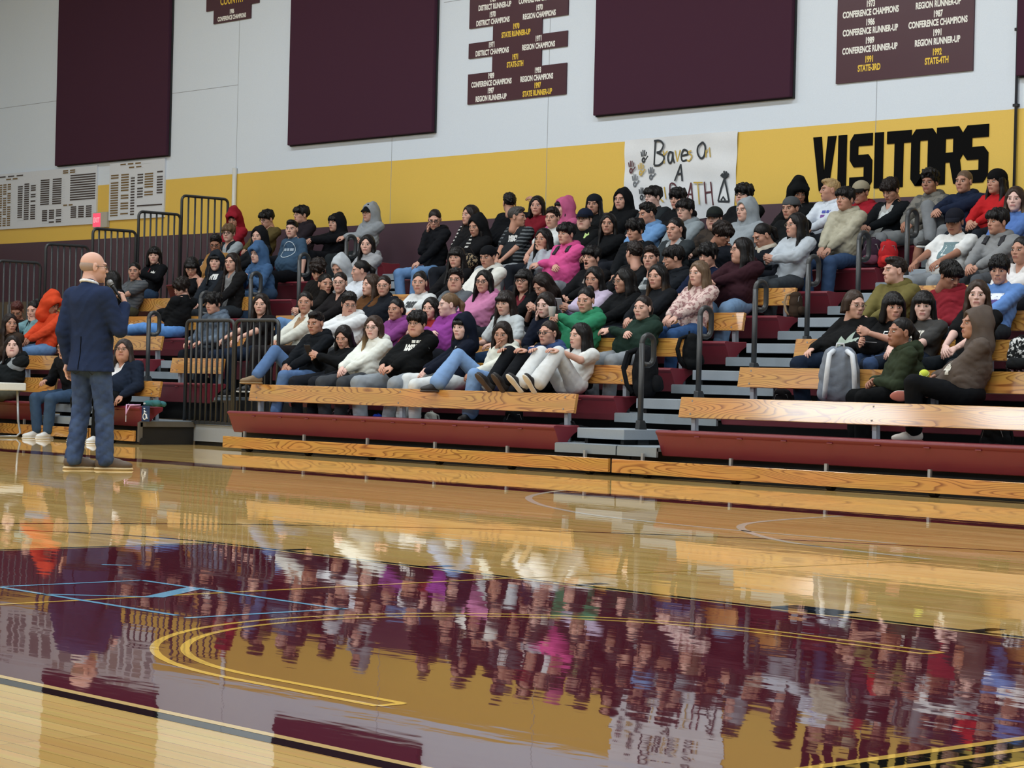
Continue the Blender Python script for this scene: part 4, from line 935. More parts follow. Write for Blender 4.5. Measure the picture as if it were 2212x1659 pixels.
    if hood and hat not in ('hood', 'hoodpeak'):
        pass
    elif neck == 'v' or pat in ('open', 'vest'): subs = [(cap(nb+Vector((0, -.06, .03)), nb+Vector((0, -.10, -.07)), .055, .03), .015)]
    elif neck == 'turtle': tp += [(cap(nb+Vector((0, .005, -.01)), hc+Vector((0, .03, -.105))*sc, .068*sc, .064*sc), .02)]
    else: subs = [(ell(nb+Vector((0, -.035, .045)), (.068 if sleeve != 'none' else .10, .075, .058 if sleeve != 'none' else .10)), .012)]
    v, q = implicit(tp, .0125, subs, fold)
    tname = 'hoodie' if (hood or hat in ('hood', 'hoodpeak')) else 'jacket' if pat in ('open', 'vest') else 't_shirt' if sleeve == 'short' else 'tank_top' if sleeve == 'none' else 'sweater'
    if hood and hat not in ('hood', 'hoodpeak'):
        ring = []
        for i_ in range(13):
            a_ = math.radians(-90+14+(360-28)*i_/12); ring.append(nb+Vector((math.cos(a_)*.082*sc, .012+math.sin(a_)*.078*sc, (-.012+.020*math.sin(a_))*sc)))
        hp_ = [(cap(ring[i_], ring[i_+1], .030*sc*(1+.45*max(0, math.sin(math.pi*(i_+.5)/12))), .030*sc*(1+.45*max(0, math.sin(math.pi*(i_+1.5)/12))), 1, 1), .02) for i_ in range(12)]
        hp_ += [(cap(ring[0], nb+Vector((.012, -.10, -.075))*sc, .030*sc, .014), .015), (cap(ring[-1], nb+Vector((-.012, -.10, -.075))*sc, .030*sc, .014), .015), (ell(nb+Vector((0, .10, -.055))*sc, (.10*sc, .05, .085)), .04)]
        hv, hq = implicit(hp_, .0105, (), fold)
        mesh_np('hood', hv, hq, [cloth((186, 178, 164)) if extra == 'beige' else cloth(top, pat if pat in ('wash', 'camo') else '', top2)], root)
    ta = None
    if pat in ('vest', 'open'):
        dt_ = np.min([_dist(p_[0] if isinstance(p_[0], tuple) else p_, v) for p_ in torso], axis=0); da_ = np.min([np.minimum(_dist(cap(S0.lerp(E0, .12), E0, .058), v), _dist(cap(E0, W1, .052), v)) for s, S0, E0, W1, q_ in arm], axis=0)
        ta = np.zeros((len(v), 4)); ta[:, 3] = 1; ta[:, 0] = dt_ < da_
    to = mesh_np(tname, v, q, [cloth(top, pat, top2)], root, attrs=ta)
    if extra in ('straps', 'strap'):
        v_, q_ = implicit(torso, .02); bv = BVHTree.FromPolygons([tuple(p) for p in v_], [tuple(p) for p in q_]); bv2 = BVHTree.FromPolygons([tuple(p) for p in v], [tuple(p) for p in q])
        for s in ((1, -1) if extra == 'straps' else (1,)):
            pts = []
            for f_ in np.linspace(0, 1, 9):
                x_ = s*(.085+.04*f_); p_ = Vector((sh.x+x_, 0, sh.z+.045-.20*f_)); hit = bv.ray_cast(Vector((p_.x, -1, p_.z)), Vector((0, 1, 0)))
                if hit[0] is not None:
                    h2 = bv2.ray_cast(hit[0]+Vector((0, -.05, 0)), Vector((0, 1, 0))); q0 = h2[0] if h2[0] is not None and h2[0].y < hit[0].y else hit[0]; pts.append(q0+Vector((0, -.008, 0)))
            vs = [p+Vector((e, d_, 0)) for p in pts for e, d_ in ((-.024, 0), (.024, 0), (.024, -.012), (-.024, -.012))]; n_ = len(pts)
            st = MB().add(vs, [(i*4+a, i*4+(a+1) % 4, i*4+4+(a+1) % 4, i*4+4+a) for i in range(n_-1) for a in range(4)]); st.build('backpack_strap', cloth((62, 62, 66) if extra == 'straps' else (34, 36, 40)), root)
    if prints:
        v_, q_ = implicit(torso, .02); bv = BVHTree.FromPolygons([tuple(p) for p in v_], [tuple(p) for p in q_]); bv2 = BVHTree.FromPolygons([tuple(p) for p in v], [tuple(p) for p in q])
        for pr_ in prints:
            kind, dx, dzp, size, colr = pr_[:5]; ang = pr_[5] if len(pr_) > 5 else 0; nm = 'printed_lettering'
            if kind == 'shape': vv, ff = pr_[6]; vv = [(a*size, c*size) for a, c in vv]; nm = 'printed_emblem'
            else: vv, ff = text_mesh(kind, size, .006 if size < .05 else .01, sx=.85)
            vv, ff = refine(vv, ff, .022)
            c0 = sh+Vector((dx, 0, dzp+.10)); out = []; d0 = Vector((math.sin(math.radians(ang)), -math.cos(math.radians(ang)), 0)); r0 = Vector((-d0.y, d0.x, 0))
            for a, c in vv:
                o_ = c0+r0*a+Vector((0, 0, c))+d0*.6; hit = bv.ray_cast(o_, -d0)
                p_ = hit[0] if hit[0] is not None else c0+r0*a+Vector((0, 0, c))+d0*.13; h2 = bv2.ray_cast(p_+d0*.05, -d0)
                if h2[0] is not None and (h2[0]-p_).dot(d0) > 0: p_ = h2[0]
                out.append(p_+d0*.007)
            me = bpy.data.meshes.new(nm); me.from_pydata([tuple(p) for p in out], [], [tuple(f) for f in ff]); me.materials.append(plain(colr, .8)); oo = bpy.data.objects.new(nm, me); COL.objects.link(oo); oo.parent = to
    # trousers
    pp = [(ell((0, .02, .10), (.165*(.5+.5*w_), .125*(.6+.4*w_), .105)), 0)]
    wide = 1.0
    for s, H0, K0, F1, q in leg:
        tw_ = .6+.4*w_; F2 = F1+(K0-F1).normalized()*(.0)
        short = foot == 'shorts'
        pp += [(cap(H0, K0, .088*tw_*sc, .066*tw_*sc), .05)]
        pp += [(cap(K0, K0.lerp(F2, .12 if short else .93), .068*tw_*sc, (.066 if short else .062)*tw_*sc*flare), .015)]
    ph2 = rr.rand(4)*6
    v, q = implicit(pp, .0135, (), lambda G: .005*(1-np.abs(np.sin(G[:, 2]*34+G[:, 1]*30+1.5*np.sin(G[:, 0]*25+ph2[0]))))**2*np.sin(G[:, 1]*11+G[:, 2]*13+ph2[1])+.003*(1-np.abs(np.sin(G[:, 1]*46-G[:, 2]*30+1.2*np.sin(G[:, 0]*31+ph2[2]))))**2-.003)
    v[:, 2] = np.maximum(v[:, 2], np.where((v[:, 1] > -hipy+.02), .012, -9))
    mesh_np('shorts' if foot == 'shorts' else 'trousers', v, q, [cloth(pants)], root)
    if foot == 'shorts':
        for s, H0, K0, F1, qq in leg: v, q = implicit([(cap(K0, K0.lerp(F1, .45)+Vector((0, .012, 0)), .050*sc, .050*sc), 0), (cap(K0.lerp(F1, .45)+Vector((0, .012, 0)), F1, .050*sc, .036*sc), .02)], .012); mesh_np('lower_leg', v, q, [skin_mat(skin)], root, attrs=np.tile((0, 0, 0, 1), (len(v), 1)))
    for s, H0, K0, F1, q in leg:
        d = (F1-K0).normalized(); t_ = Vector((s*.15, -1, 0)); t_ = (t_-d*t_.dot(d)).normalized()
        if q in ('up', 'up2'): t_ = (Vector((s*.12, -.75, .75))).normalized()
        elif d.z < -.6: t_ = Vector((s*.2, -1, 0)).normalized(); d = Vector((0, 0, -1))
        M = frame(t_, -d).to_4x4(); M.translation = F1+(Vector(d)*.0)
        part('shoe', SHOE, [plain(shoe[0], .6), plain(shoe[1], .6)], root, M @ Matrix.Scale(.95*sc, 4))
    # hair, hats, glasses
    M4 = Matrix.Translation(hc) @ Mh.to_4x4() @ Matrix.Scale(hs, 4)
    if hat and hair and hat[0] in ('cap', 'capback', 'trucker') and hair[0] != 'long': hair = ('band', hair[1])
    if hat in ('hood', 'hoodpeak') and hair and hair[0] == 'short': hair = ('buzz', hair[1])
    if hair:
        fx = 1.06 if head[0] == 'w' else 1.0
        part('hair', hair_mesh(hair[0]), [hair_mat(hair[1], tip)], root, M4 @ (Matrix.Diagonal((.90, .96, .97, 1)) if hat in ('hood', 'hoodpeak') else Matrix.Diagonal((fx, 1.02, 1.02, 1))))
    if hat in ('hood', 'hoodpeak'): part('hood', hat_mesh(hat), [cloth(top)], root, M4 @ Matrix.Diagonal((1.05, 1.05, 1.04, 1)))
    elif hat:
        hk, hcol, bcol = hat; part('cap' if hk != 'beanie' else 'beanie', hat_mesh(hk), [cloth(hcol)]+([cloth(bcol)] if hk != 'beanie' else []), root, M4 @ Matrix.Diagonal((1.09, 1.07, 1.03, 1) if hair and hair[0] == 'long' else (1.03, 1.03, 1.0, 1)))
    if extra == 'visor': part('cap', hat_mesh('cap'), [cloth((30, 32, 34)), cloth((30, 32, 34))], root, M4)
    if glasses: part('glasses', glasses_mesh(.0028 if glasses == 'thick' else .0019), [plain((20, 20, 22) if glasses != 'wire' else (120, 104, 90), .3)], root, M4)
    root['_h'] = round(h, 3)
    del root['_h']
    return root, dict(hc=hc, Mh=Mh, sh=sh, nb=nb, arm=arm, leg=leg, sc=sc, M4=M4, top=to)
# ------------------------------------------------------------------ the people in the bleachers
BK = (27, 29, 33); NV = (24, 30, 46); CH = (52, 58, 64); GR = (146, 152, 158); WH = (216, 220, 222); CR = (212, 214, 204)
JL = (104, 140, 184); JM = (62, 84, 112); JD = (34, 46, 66); GP = (70, 72, 76)
P_ = person
BARS = ([(-1, -.2), (-.35, -.2), (-.35, .2), (-1, .2), (-.2, -.2), (.25, -.2), (.25, .2), (-.2, .2), (.4, -.2), (1, -.2), (1, .2), (.4, .2)], [(0, 1, 2, 3), (4, 5, 6, 7), (8, 9, 10, 11)])
BLOB = ([(-1, -.3), (-.6, .2), (-.7, .7), (-.1, .45), (.1, .9), (.45, .4), (1, .55), (.7, 0), (.9, -.6), (.2, -.45), (-.2, -.8), (-.4, -.4)], [tuple(range(12))])
SLASH = ([(-.5, -1), (-.2, -1), (.5, 1), (.2, 1)], [(0, 1, 2, 3)])
# far left block
P_(22, 700, 2, 'long brown haired person at the left edge, in a dark brown top', 'c', 'f', ('front', 'd'), top=(66, 54, 46), ha=18, hood=False, tip='b')
P_(37, 673, 3, 'person with reddish hair looking down, left of the girl in the black vest', 'd', 'm', ('short', 'r'), top=(52, 42, 38), ha=-12, pitch=28)
P_(73, 671, 3, 'girl in a teal long sleeved shirt and black vest, eating', 'a', 'f', ('bun', 'k'), top=(112, 150, 158), pat='vest', top2=(26, 30, 32), arms='clasp', wl='face', ha=-32, pitch=10, pants=JD)
R_or, I_or = P_(112, 658, 3, 'person in a bright orange hoodie with the hood over the face', 'd', 'm', None, hat='hoodpeak', top=(206, 74, 44), ha=40, pitch=22, pants=JL)
R_card = P_(240, 607, 4, 'dark haired student in black behind the microphone, holding a blue card', 'c', 'f', ('long', 'k'), top=BK, ha=-120, arms='phone', wl=(-.02, .26, .44), wr=(.02, .26, .42))
P_(290, 587, 5, 'student in a grey striped t-shirt and camouflage trousers, arm reaching forward', 'c', 'm', ('tight', 'k'), top=(96, 100, 104), pat='stripe', top2=(70, 74, 80), sleeve='short', pants=(84, 84, 66), ha=-14, arms='lean', wr=(.10, .45, .12), wl=(.05, .42, .20))
R_cup2 = P_(333, 553, 6, 'girl in a black top with red and white print, holding a white cup', 'a', 'f', ('bobbangs', 'k'), top=BK, pants=JM, ha=-8, arms='lap', wl=(.20, .26, .38), prints=[('shape', -.05, -.16, .05, (150, 44, 48), 20, SLASH), ('shape', .05, -.18, .045, (200, 200, 196), 20, BLOB)])
P_(414, 578, 5, 'girl with glasses looking down in a black tank top, bare shoulders', 'b', 'f', ('bangs', 'k'), sleeve='none', top=BK, pitch=26, ha=-10, glasses='wire', arms='lean', lean=1, pants=BK)
P_(392, 622, 4, 'brown haired student dozing with crossed arms, blue jeans stretched along the bench', 'a', 'm', ('mop', 'd'), top=(30, 32, 35), ha=-52, pitch=24, tilt=18, arms='cross', pants=(92, 140, 204), body=-74, legs=((.08, -.84, .09), (-.08, -.84, .09)), shoe=((214, 216, 216), (220, 220, 216)), sc=.93)
P_(466, 528, 6, 'student with dark hair and sunglasses in a tan work jacket', 'd', 'm', ('short', 'k'), top=(150, 112, 66), ha=-12, pitch=18, glasses='thick', pants=CH)
P_(494, 505, 7, 'sandy haired boy in dark sunglasses, black vest with grey sleeves', 'a', 'm', ('fringe', 'l'), top=(150, 158, 164), pat='vest', top2=(32, 36, 42), ha=-22, glasses='thick', arms='lean', lean=1, bulk=1.15)
P_(505, 474, 8, 'person under a bright red hood against the yellow wall', 'c', 'm', ('fringe', 'k'), hat='hoodpeak', top=(142, 34, 48), ha=-18, pitch=16)
P_(466, 566, 5, 'person in a dark hood and hoodie lettered OTTE', 'a', 'f', ('bangs', 'k'), hat='hood', top=(40, 46, 54), ha=-12, arms='lap', pants=BK, prints=[('OTTE', -.01, -.16, .085, (210, 214, 214), 22)])
P_(501, 568, 5, 'student with very long dark hair and an open black jacket over a grey print', 'b', 'm', ('vlong', 'd'), top=(34, 34, 36), pat='open', top2=(120, 122, 124), ha=-30, arms='lap', pants=CH)
P_(558, 512, 7, 'long haired girl in a black hood between the sunglasses and the olive jacket', 'a', 'f', ('long', 'k'), hat='hood', top=(34, 36, 40), ha=-28)
P_(577, 474, 8, 'boy with glasses looking down in an olive brown jacket at the wall', 'b', 'm', ('fringe', 'k'), top=(98, 86, 54), pat='open', top2=(40, 44, 44), ha=-52, pitch=14, glasses='thick')
r_bt, i_bt = P_(630, 496, 7, 'boy in a blue circle print t-shirt, arms straight down', 'a', 'm', ('crop', 'k'), top=(64, 88, 112), sleeve='short', ha=-20, arms='down', pants=(24, 26, 32), bulk=1.15, lean=1,
   prints=[('shape', -.0, -.21, .115, (176, 190, 200), 18, ([(math.cos(a)*q, math.sin(a)*q) for q in (.92, 1.0) for a in [i*math.pi/20 for i in range(40)]], [(i, (i+1) % 40, 40+(i+1) % 40, 40+i) for i in range(40)])), ('shape', 0, -.21, .085, (150, 166, 180), 18, BARS)])
P_(651, 465, 8, 'black haired boy in a dark plum hoodie against the wall', 'b', 'm', ('fringe', 'k'), top=(50, 44, 50), hood=True, ha=-62, glasses='wire', bulk=1.2)
P_(725, 483, 8, 'person wrapped in a black hood holding white headphones by the wall', 'b', 'm', ('fringe', 'k'), hat='hood', top=(28, 30, 35), ha=-45, arms='clasp', legs='mid', pants=(30, 32, 38))
P_(798, 461, 8, 'boy in a grey hoodie, hood up over a black visor, at the block end', 'b', 'm', ('short', 'k'), hat='hood', top=(140, 146, 152), ha=-40, arms='cross', pants=(44, 50, 54), extra='visor')
P_(557, 551, 6, 'boy with the hood of a blue hoodie up, looking left', 'a', 'm', ('short', 'k'), hat='hoodpeak', top=(66, 96, 134), ha=-42, arms='clasp', pants=JM, lean=1)
P_(687, 584, 4, 'student slumped with tousled dark hair, face down over a phone', 'b', 'm', ('mop', 'd'), top=(36, 34, 34), ha=-10, pitch=34, lean=1, arms='phone')
# wheelchair bay and left part of the middle block
P_(461, 657, 3, 'boy with a dark mop of hair in a faded blue hoodie behind the guard rail', 'b', 'm', ('mop', 'k'), top=(74, 86, 102), pat='wash', top2=(96, 110, 126), hood=True, ha=-40, pitch=6, arms='knee', lean=1, bulk=1.15, pants=(30, 34, 42), shoe=((140, 124, 96), (200, 190, 170)))
P_(564, 659, 3, 'woman with long brown hair in a black top behind the guard rail', 'a', 'f', ('front', 'd'), top=(34, 32, 35), sleeve='short', ha=-14, arms='knee', pants=JD, neck='v')
P_(659, 655, 3, 'woman with pulled back hair in a cream shirt over a tan top', 'c', 'f', ('tight', 'k'), top=(204, 206, 198), pat='open', top2=(148, 122, 96), ha=-12, arms='lap', pants=(38, 35, 38), body=-8, legs='mid', bulk=1.12)
P_(682, 699, 2, 'boy in a black hoodie and blue jeans with one foot on the board', 'c', 'm', ('crop', 'k'), top=(30, 34, 40), hood=True, ha=-34, pitch=8, pants=(84, 112, 154), legs=('mid', (-.10, -.60, .10)), arms='lap', shoe=((120, 100, 74), (150, 128, 94)), foot=None)
P_(754, 657, 3, 'big student in a white hoodie and glasses looking at their hands', 'b', 'w', ('short', 'k'), top=WH, hood=True, ha=10, pitch=16, glasses='wire', arms='clasp', bulk=1.35, pants=GP)
R_ph1 = P_(742, 729, 2, 'girl with straight black hair and black sweater looking down', 'b', 'f', ('vlong', 'k'), top=(30, 32, 35), ha=-24, pitch=18, arms='phone', sc=.9)
P_(703, 615, 4, 'girl with hair pulled back in a dark jacket over a white top', 'c', 'f', ('tight', 'k'), top=(34, 38, 42), pat='open', top2=(190, 196, 202), ha=22, arms='lap', pants=JL, legs=('mid', 'low'))
P_(734, 612, 4, 'girl in round glasses with smooth dark hair and a black top', 'a', 'f', ('tight', 'd'), top=(36, 34, 36), ha=-14, glasses='wire', neck='v')
P_(734, 579, 5, 'student under a pale grey hood looking down', 'b', 'm', None, hat='hood', top=(172, 178, 184), ha=-38, pitch=26, lean=1)
P_(778, 586, 5, 'girl with a high dark ponytail in a white shirt, seen from the side', 'b', 'f', ('pony', 'k'), top=(206, 212, 220), ha=-80, pitch=6, arms='lap')
P_(793, 530, 6, 'girl with long dark hair and a light grey hoodie', 'a', 'f', ('long', 'k'), top=(152, 154, 158), hood=True, ha=-16, arms='lap')
P_(801, 617, 4, 'girl with long brown hair hiding her cheek, in a brown jacket', 'a', 'f', ('front', 'b'), top=(98, 66, 40), ha=-58, arms='lap')
P_(829, 619, 4, 'girl in glasses with a dark navy zip jacket', 'b', 'f', ('tight', 'd'), top=(32, 36, 44), ha=-14, glasses='wire', neck='turtle', bulk=1.15, sc=.92)
P_(855, 670, 3, 'girl in a purple hoodie facing ahead, behind the big black hoodie', 'c', 'f', ('tight', 'k'), top=(128, 66, 130), hood=True, ha=-34, arms='lap', sc=.9, tip='l')
P_(906, 612, 4, 'girl with a bun in a white t-shirt printed COLORADO', 'b', 'f', ('bun', 'k'), top=(206, 210, 212), sleeve='short', ha=-12, arms='lap', prints=[('COLORADO', -.0, -.20, .075, (50, 54, 58), 16)], bulk=1.1)
P_(984, 606, 4, 'student with light rimmed glasses in a dark grey t-shirt', 'b', 'w', ('short', 'k'), top=(98, 104, 110), sleeve='short', ha=-14, glasses='wire', arms='lap', bulk=1.25)
P_(930, 668, 3, 'girl with straight dark hair and a red collar between the purple hoodies', 'a', 'f', ('long', 'k'), top=(142, 44, 44), ha=-26, sc=.9)
P_(968, 660, 3, 'girl in a purple hoodie with a blond ponytail, seen in profile', 'p', 'f', ('tight', 'l'), top=(136, 62, 140), hood=True, ha=-72, pitch=4, arms='cross', tip='y', bulk=1.15)
P_(1045, 610, 4, 'girl in a light pink hoodie with thick rimmed glasses', 'b', 'f', ('mid', 'k'), top=(186, 120, 158), hood=True, ha=-22, glasses='thick', arms='lap', bulk=1.2)
P_(1054, 556, 5, 'boy in a black cap and white hoodie with a bag strap, thin moustache', 'c', 'm', ('short', 'k'), hat=('capback', (26, 28, 32), (26, 28, 32)), top=(212, 212, 206), hood=True, ha=-34, pitch=10, bulk=1.15, extra='strap')
P_(986, 558, 5, 'girl with shoulder length dark hair in a plain black top, below the black masked girl', 'b', 'f', ('bangs', 'k'), top=(28, 28, 31), ha=-24)
P_(1029, 490, 7, 'girl with long black hair and a black jacket leaning her head', 'c', 'f', ('long', 'k'), hat='hood', top=(30, 31, 34), ha=-38, pitch=12, arms='lap')
P_(1015, 466, 7, 'girl with brown hair, black and white sleeve and grey trousers, bag on lap', 'b', 'f', ('front', 'd'), top=(36, 36, 38), pat='stripe', top2=(190, 190, 186), ha=-55, hy=(7-1)*D+.26, arms='lap', pants=(84, 86, 90), legs='sit', tip='b')
P_(939, 475, 7, 'student in glasses resting a cheek on one hand, black hoodie and pale jeans', 'b', 'm', ('tight', 'd'), top=(28, 30, 35), hood=True, ha=-8, pitch=20, glasses='thick', wr='cheek', arms='lap', lean=1, pants=JL)
# front row of the middle block
P_(807, 709, 2, 'girl with long fair brown hair, glasses and a white hoodie', 'p', 'f', ('front', 'b'), top=(216, 220, 214), hood=True, ha=-22, glasses='wire', arms='lap', pants=(72, 76, 82), tip='y', bulk=1.15)
P_(901, 700, 2, 'big boy in a black hoodie printed LAS VEGAS NEVADA, grey sweatpants', 'b', 'w', ('fringe', 'k'), top=(24, 26, 28), hood=True, ha=-28, glasses='wire', arms='lap', wl=(.07, .40, .17), wr=(.06, .41, .18), pants=(136, 144, 152), bulk=1.5, legs='wide',
   prints=[('shape', .03, -.115, .07, (206, 208, 204), 30, BARS), ('LAS VEGAS', .03, -.20, .068, (214, 216, 212), 30), ('NEVADA', .03, -.24, .034, (196, 198, 196), 30)])
P_(998, 709, 2, 'girl with the hood of a navy hoodie up, white printed chest and white trousers', 'p', 'f', ('bobbangs', 'k'), hat='hood', top=(26, 32, 48), ha=-34, arms='lap', pants=(206, 212, 214), body=-28, legs=('sit', 'mid'), shoe=((206, 200, 180), (150, 138, 112)), prints=[('shape', .05, -.13, .075, (180, 190, 196), 30, BARS), ('shape', .05, -.22, .06, (180, 190, 196), 30, BLOB)])
P_(1085, 723, 2, 'girl in a cream hoodie biting her nails, pale blue jeans', 'c', 'f', ('long', 'd'), top=CR, hood=True, ha=-16, pitch=8, wr='face', arms='lap', pants=(120, 152, 196), flare=1.4, legs=('low', (-.20, -.56, .07)), sc=.92, shoe=((30, 30, 32), (70, 62, 58)))
P_(1184, 721, 2, 'person in black framed glasses and a blue hoodie, dark knees drawn up', 'b', 'f', ('tight', 'd'), top=(62, 82, 124), hood=True, ha=-40, glasses='thick', arms='kneesup', pants=(30, 33, 38), legs='up', sc=.92, shoe=((30, 30, 32), (72, 64, 60)))
P_(1252, 727, 2, 'girl in a white t-shirt and white sweatpants at the bench end, feet on the board', 'a', 'f', ('vlong', 'k'), top=(214, 216, 214), sleeve='short', ha=-52, arms='kneesup', pants=(206, 210, 212), legs='up', sc=.92, flare=1.45, shoe=((30, 30, 34), (214, 212, 204)))
R_cup1 = P_(1265, 650, 3, 'girl in a bright green hoodie holding a white cup', 'b', 'f', ('bun', 'k'), top=(52, 130, 96), hood=True, ha=-24, pitch=6, arms='clasp', wl=(.0, .25, .49), wr=(.09, .27, .46), hands='grip', pants=(34, 36, 40), bulk=1.2)
P_(1388, 667, 3, 'girl in a dark green hoodie and grey sweatpants leaning back at the row end', 'a', 'f', ('tight', 'd'), top=(42, 62, 54), hood=True, ha=-30, arms='cross', pants=(136, 142, 148), body=-6, bulk=1.25, sc=.92, tip='b')
P_(1091, 656, 3, 'girl with fringed brown hair in a pale grey t-shirt', 'a', 'f', ('bangs', 'd'), top=(186, 194, 198), sleeve='short', ha=-30, pitch=6, arms='knee', pants=(40, 62, 90), lean=1)
P_(1178, 660, 3, 'girl in navy resting her cheek on her hand, long brown hair', 'p', 'f', ('long', 'd'), top=(28, 34, 50), ha=-30, pitch=8, wr='cheek', arms='lap', pants=(76, 78, 86), legs='mid', lean=1)
# middle block, upper rows
P_(1100, 440, 8, 'person turned away in a black puffer jacket, arm along the wall', 'c', 'm', ('short', 'k'), top=(26, 28, 32), ha=-165, bulk=1.3, wl=(.50, -.02, .74), arms='lap')
P_(1117, 470, 7, 'boy with frosted brown hair looking right, black striped sweater lettered MSC', 'c', 'm', ('crop', 'g'), top=(42, 46, 50), pat='stripe', top2=(96, 102, 106), sleeve='short', ha=72, neck='v', arms='lap', pants=(140, 146, 152), bulk=1.15, prints=[('MSC', -.01, -.22, .085, (206, 208, 208), 12)])
P_(1160, 446, 8, 'girl with a black bob in a dark red top beside the raised hand', 'b', 'f', ('bob', 'k'), top=(118, 30, 42), ha=-14)
P_(1216, 451, 8, 'person in a pink hood smiling to the left', 'a', 'fs', ('bobbangs', 'k'), hat='hood', top=(184, 92, 132), ha=-58)
P_(1193, 472, 7, 'boy with short brown hair in a white t-shirt beside the pink hoodie', 'b', 'm', ('short', 'd'), top=(204, 208, 208), sleeve='short', ha=-24)
P_(1223, 507, 6, 'black haired boy in a bright pink hoodie with backpack straps', 'b', 'm', ('fringe', 'k'), top=(206, 84, 142), hood=True, ha=-42, arms='cross', bulk=1.2, pants=(126, 132, 138), extra='straps', legs='sit')
P_(1173, 518, 6, 'girl with straight black hair in pale grey, hand over her mouth', 'c', 'f', ('vlong', 'k'), top=(160, 166, 174), ha=-32, wl='face', arms='lap', lean=1)
P_(1263, 474, 7, 'boy in a navy cap and glasses, black hoodie with green print', 'a', 'w', ('short', 'd'), hat=('cap', (34, 42, 62), (26, 30, 42)), top=(28, 30, 32), hood=True, ha=-26, glasses='wire', prints=[('shape', .07, -.14, .06, (176, 200, 128), 25, BLOB)])
P_(1283, 443, 8, 'person with long dark hair in a dark backward cap by the wall', 'c', 'm', ('long', 'k'), hat=('capback', (34, 38, 46), (30, 34, 42)), top=(30, 32, 34), ha=-18)
P_(1343, 433, 8, 'boy with the hood of a black hoodie up, left of the banner handprints', 'b', 'm', ('short', 'd'), hat='hood', top=(26, 28, 31), ha=-28, bulk=1.15)
P_(1314, 485, 7, 'student with long black hair and a black sweater below the hooded boy', 'c', 'm', ('long', 'k'), top=(27, 29, 32), ha=-12, bulk=1.1)
P_(1372, 499, 6, 'smiling boy with thick black hair in a black t-shirt', 'c', 'ms', ('mop', 'k'), top=(28, 31, 35), ha=-38, pitch=6, bulk=1.1)
P_(1278, 559, 5, 'yawning boy with black hair in a printed black t-shirt', 'b', 'my', ('fringe', 'k'), top=(28, 29, 32), ha=-38, pitch=-4, prints=[('shape', .02, -.17, .10, (128, 118, 112), 20, BLOB)], legs='sit')
P_(1370, 549, 5, 'boy seen from behind the head, short dark hair and black shirt', 'b', 'm', ('short', 'd'), top=(28, 30, 33), ha=-150)
P_(1406, 559, 5, 'boy with brown hair in a black and white plaid shirt', 'b', 'm', ('short', 'd'), top=(64, 70, 74), pat='plaid', top2=(190, 196, 198), ha=-20, neck='v')
R_ph2 = P_(1283, 604, 4, 'girl with long dark hair and lavender sleeves behind the green hoodie', 'c', 'f', ('long', 'k'), top=(184, 172, 196), ha=-26, pitch=6, arms='phone')
P_(1348, 608, 4, 'long haired person in glasses facing left, black hoodie lettered AZ', 'c', 'f', ('vlong', 'k'), top=(27, 29, 32), ha=-62, glasses='wire', pitch=6, hood=True, prints=[('AZ', .10, -.24, .10, (190, 194, 194), 35)])
P_(1131, 608, 4, 'girl in glasses with blunt bangs, black jacket over a dark red top', 'b', 'f', ('bangs', 'k'), top=(26, 28, 31), pat='open', top2=(96, 34, 44), ha=-24, glasses='thick')
P_(1172, 617, 4, 'girl with brown hair across her face and a bare shoulder', 'b', 'f', ('front', 'd'), top=(64, 70, 74), sleeve='none', ha=-50, pitch=34, lean=1, arms='phone')
P_(1420, 599, 4, 'girl with long dark hair fading to fair ends, black denim jacket', 'b', 'f', ('front', 'k'), top=(34, 37, 42), ha=-32, tip='l')
P_(1509, 592, 4, 'girl with very long light brown hair in a cream floral top', 'a', 'f', ('vlong', 'o'), top=(206, 184, 178), pat='floral', top2=(150, 116, 116), ha=-40, arms='thigh', wr=(.02, .36, .2), wl=(.04, .34, .2), pants=(52, 82, 126), sc=.93)
P_(1601, 541, 5, 'big boy in a maroon hoodie and glasses looking left, hands together', 'b', 'w', ('mid', 'k'), top=(62, 36, 44), hood=True, ha=-72, glasses='wire', arms='clasp', bulk=1.45, pants=(112, 140, 172), legs='wide')
P_(1455, 559, 5, 'boy in a black and blue jacket turned left, hand at his mouth', 'c', 'm', ('fringe', 'k'), top=(34, 38, 44), hood=True, ha=-82, wr='face', arms='lap', pitch=6)
P_(1529, 554, 5, 'boy with a ragged black fringe in a navy jacket', 'b', 'm', ('mop', 'k'), top=(26, 36, 62), ha=-30, pitch=8)
P_(1560, 507, 6, 'dark haired boy bent and looking right, in a dark navy shirt', 'd', 'm', ('mop', 'd'), top=(28, 32, 40), ha=56, pitch=26, lean=1)
P_(1458, 496, 6, 'boy with a dark ponytail, grey t-shirt and dark vest', 'b', 'm', ('tight', 'k'), top=(58, 64, 68), pat='open', top2=(150, 156, 160), ha=-38, pitch=4)
P_(1480, 456, 7, 'boy in clear glasses with a bowl cut and grey hoodie', 'a', 'm', ('fringe', 'k'), top=(132, 142, 148), hood=True, ha=-36, glasses='wire')
P_(1543, 472, 7, 'boy in a black and grey trucker cap and brown camouflage jacket', 'a', 'w', ('short', 'd'), hat=('cap', (44, 50, 48), (26, 28, 30)), top=(70, 62, 56), pat='camo', top2=(46, 42, 40), ha=-20, pitch=4)
P_(1610, 456, 7, 'boy with the hood of a grey hoodie up beside the banner edge', 'a', 'm', ('short', 'd'), hat='hood', top=(142, 150, 156), ha=-44, bulk=1.15)
P_(1607, 422, 8, 'dark haired boy in black glasses and a black jacket right of the banner', 'a', 'w', ('mop', 'k'), top=(27, 29, 32), ha=-34, glasses='thick', bulk=1.35)
P_(1411, 427, 8, 'boy with glasses and straight black hair in front of the banner', 'p', 'm', ('fringe', 'k'), top=(46, 52, 56), ha=-50, glasses='wire', bulk=1.1)
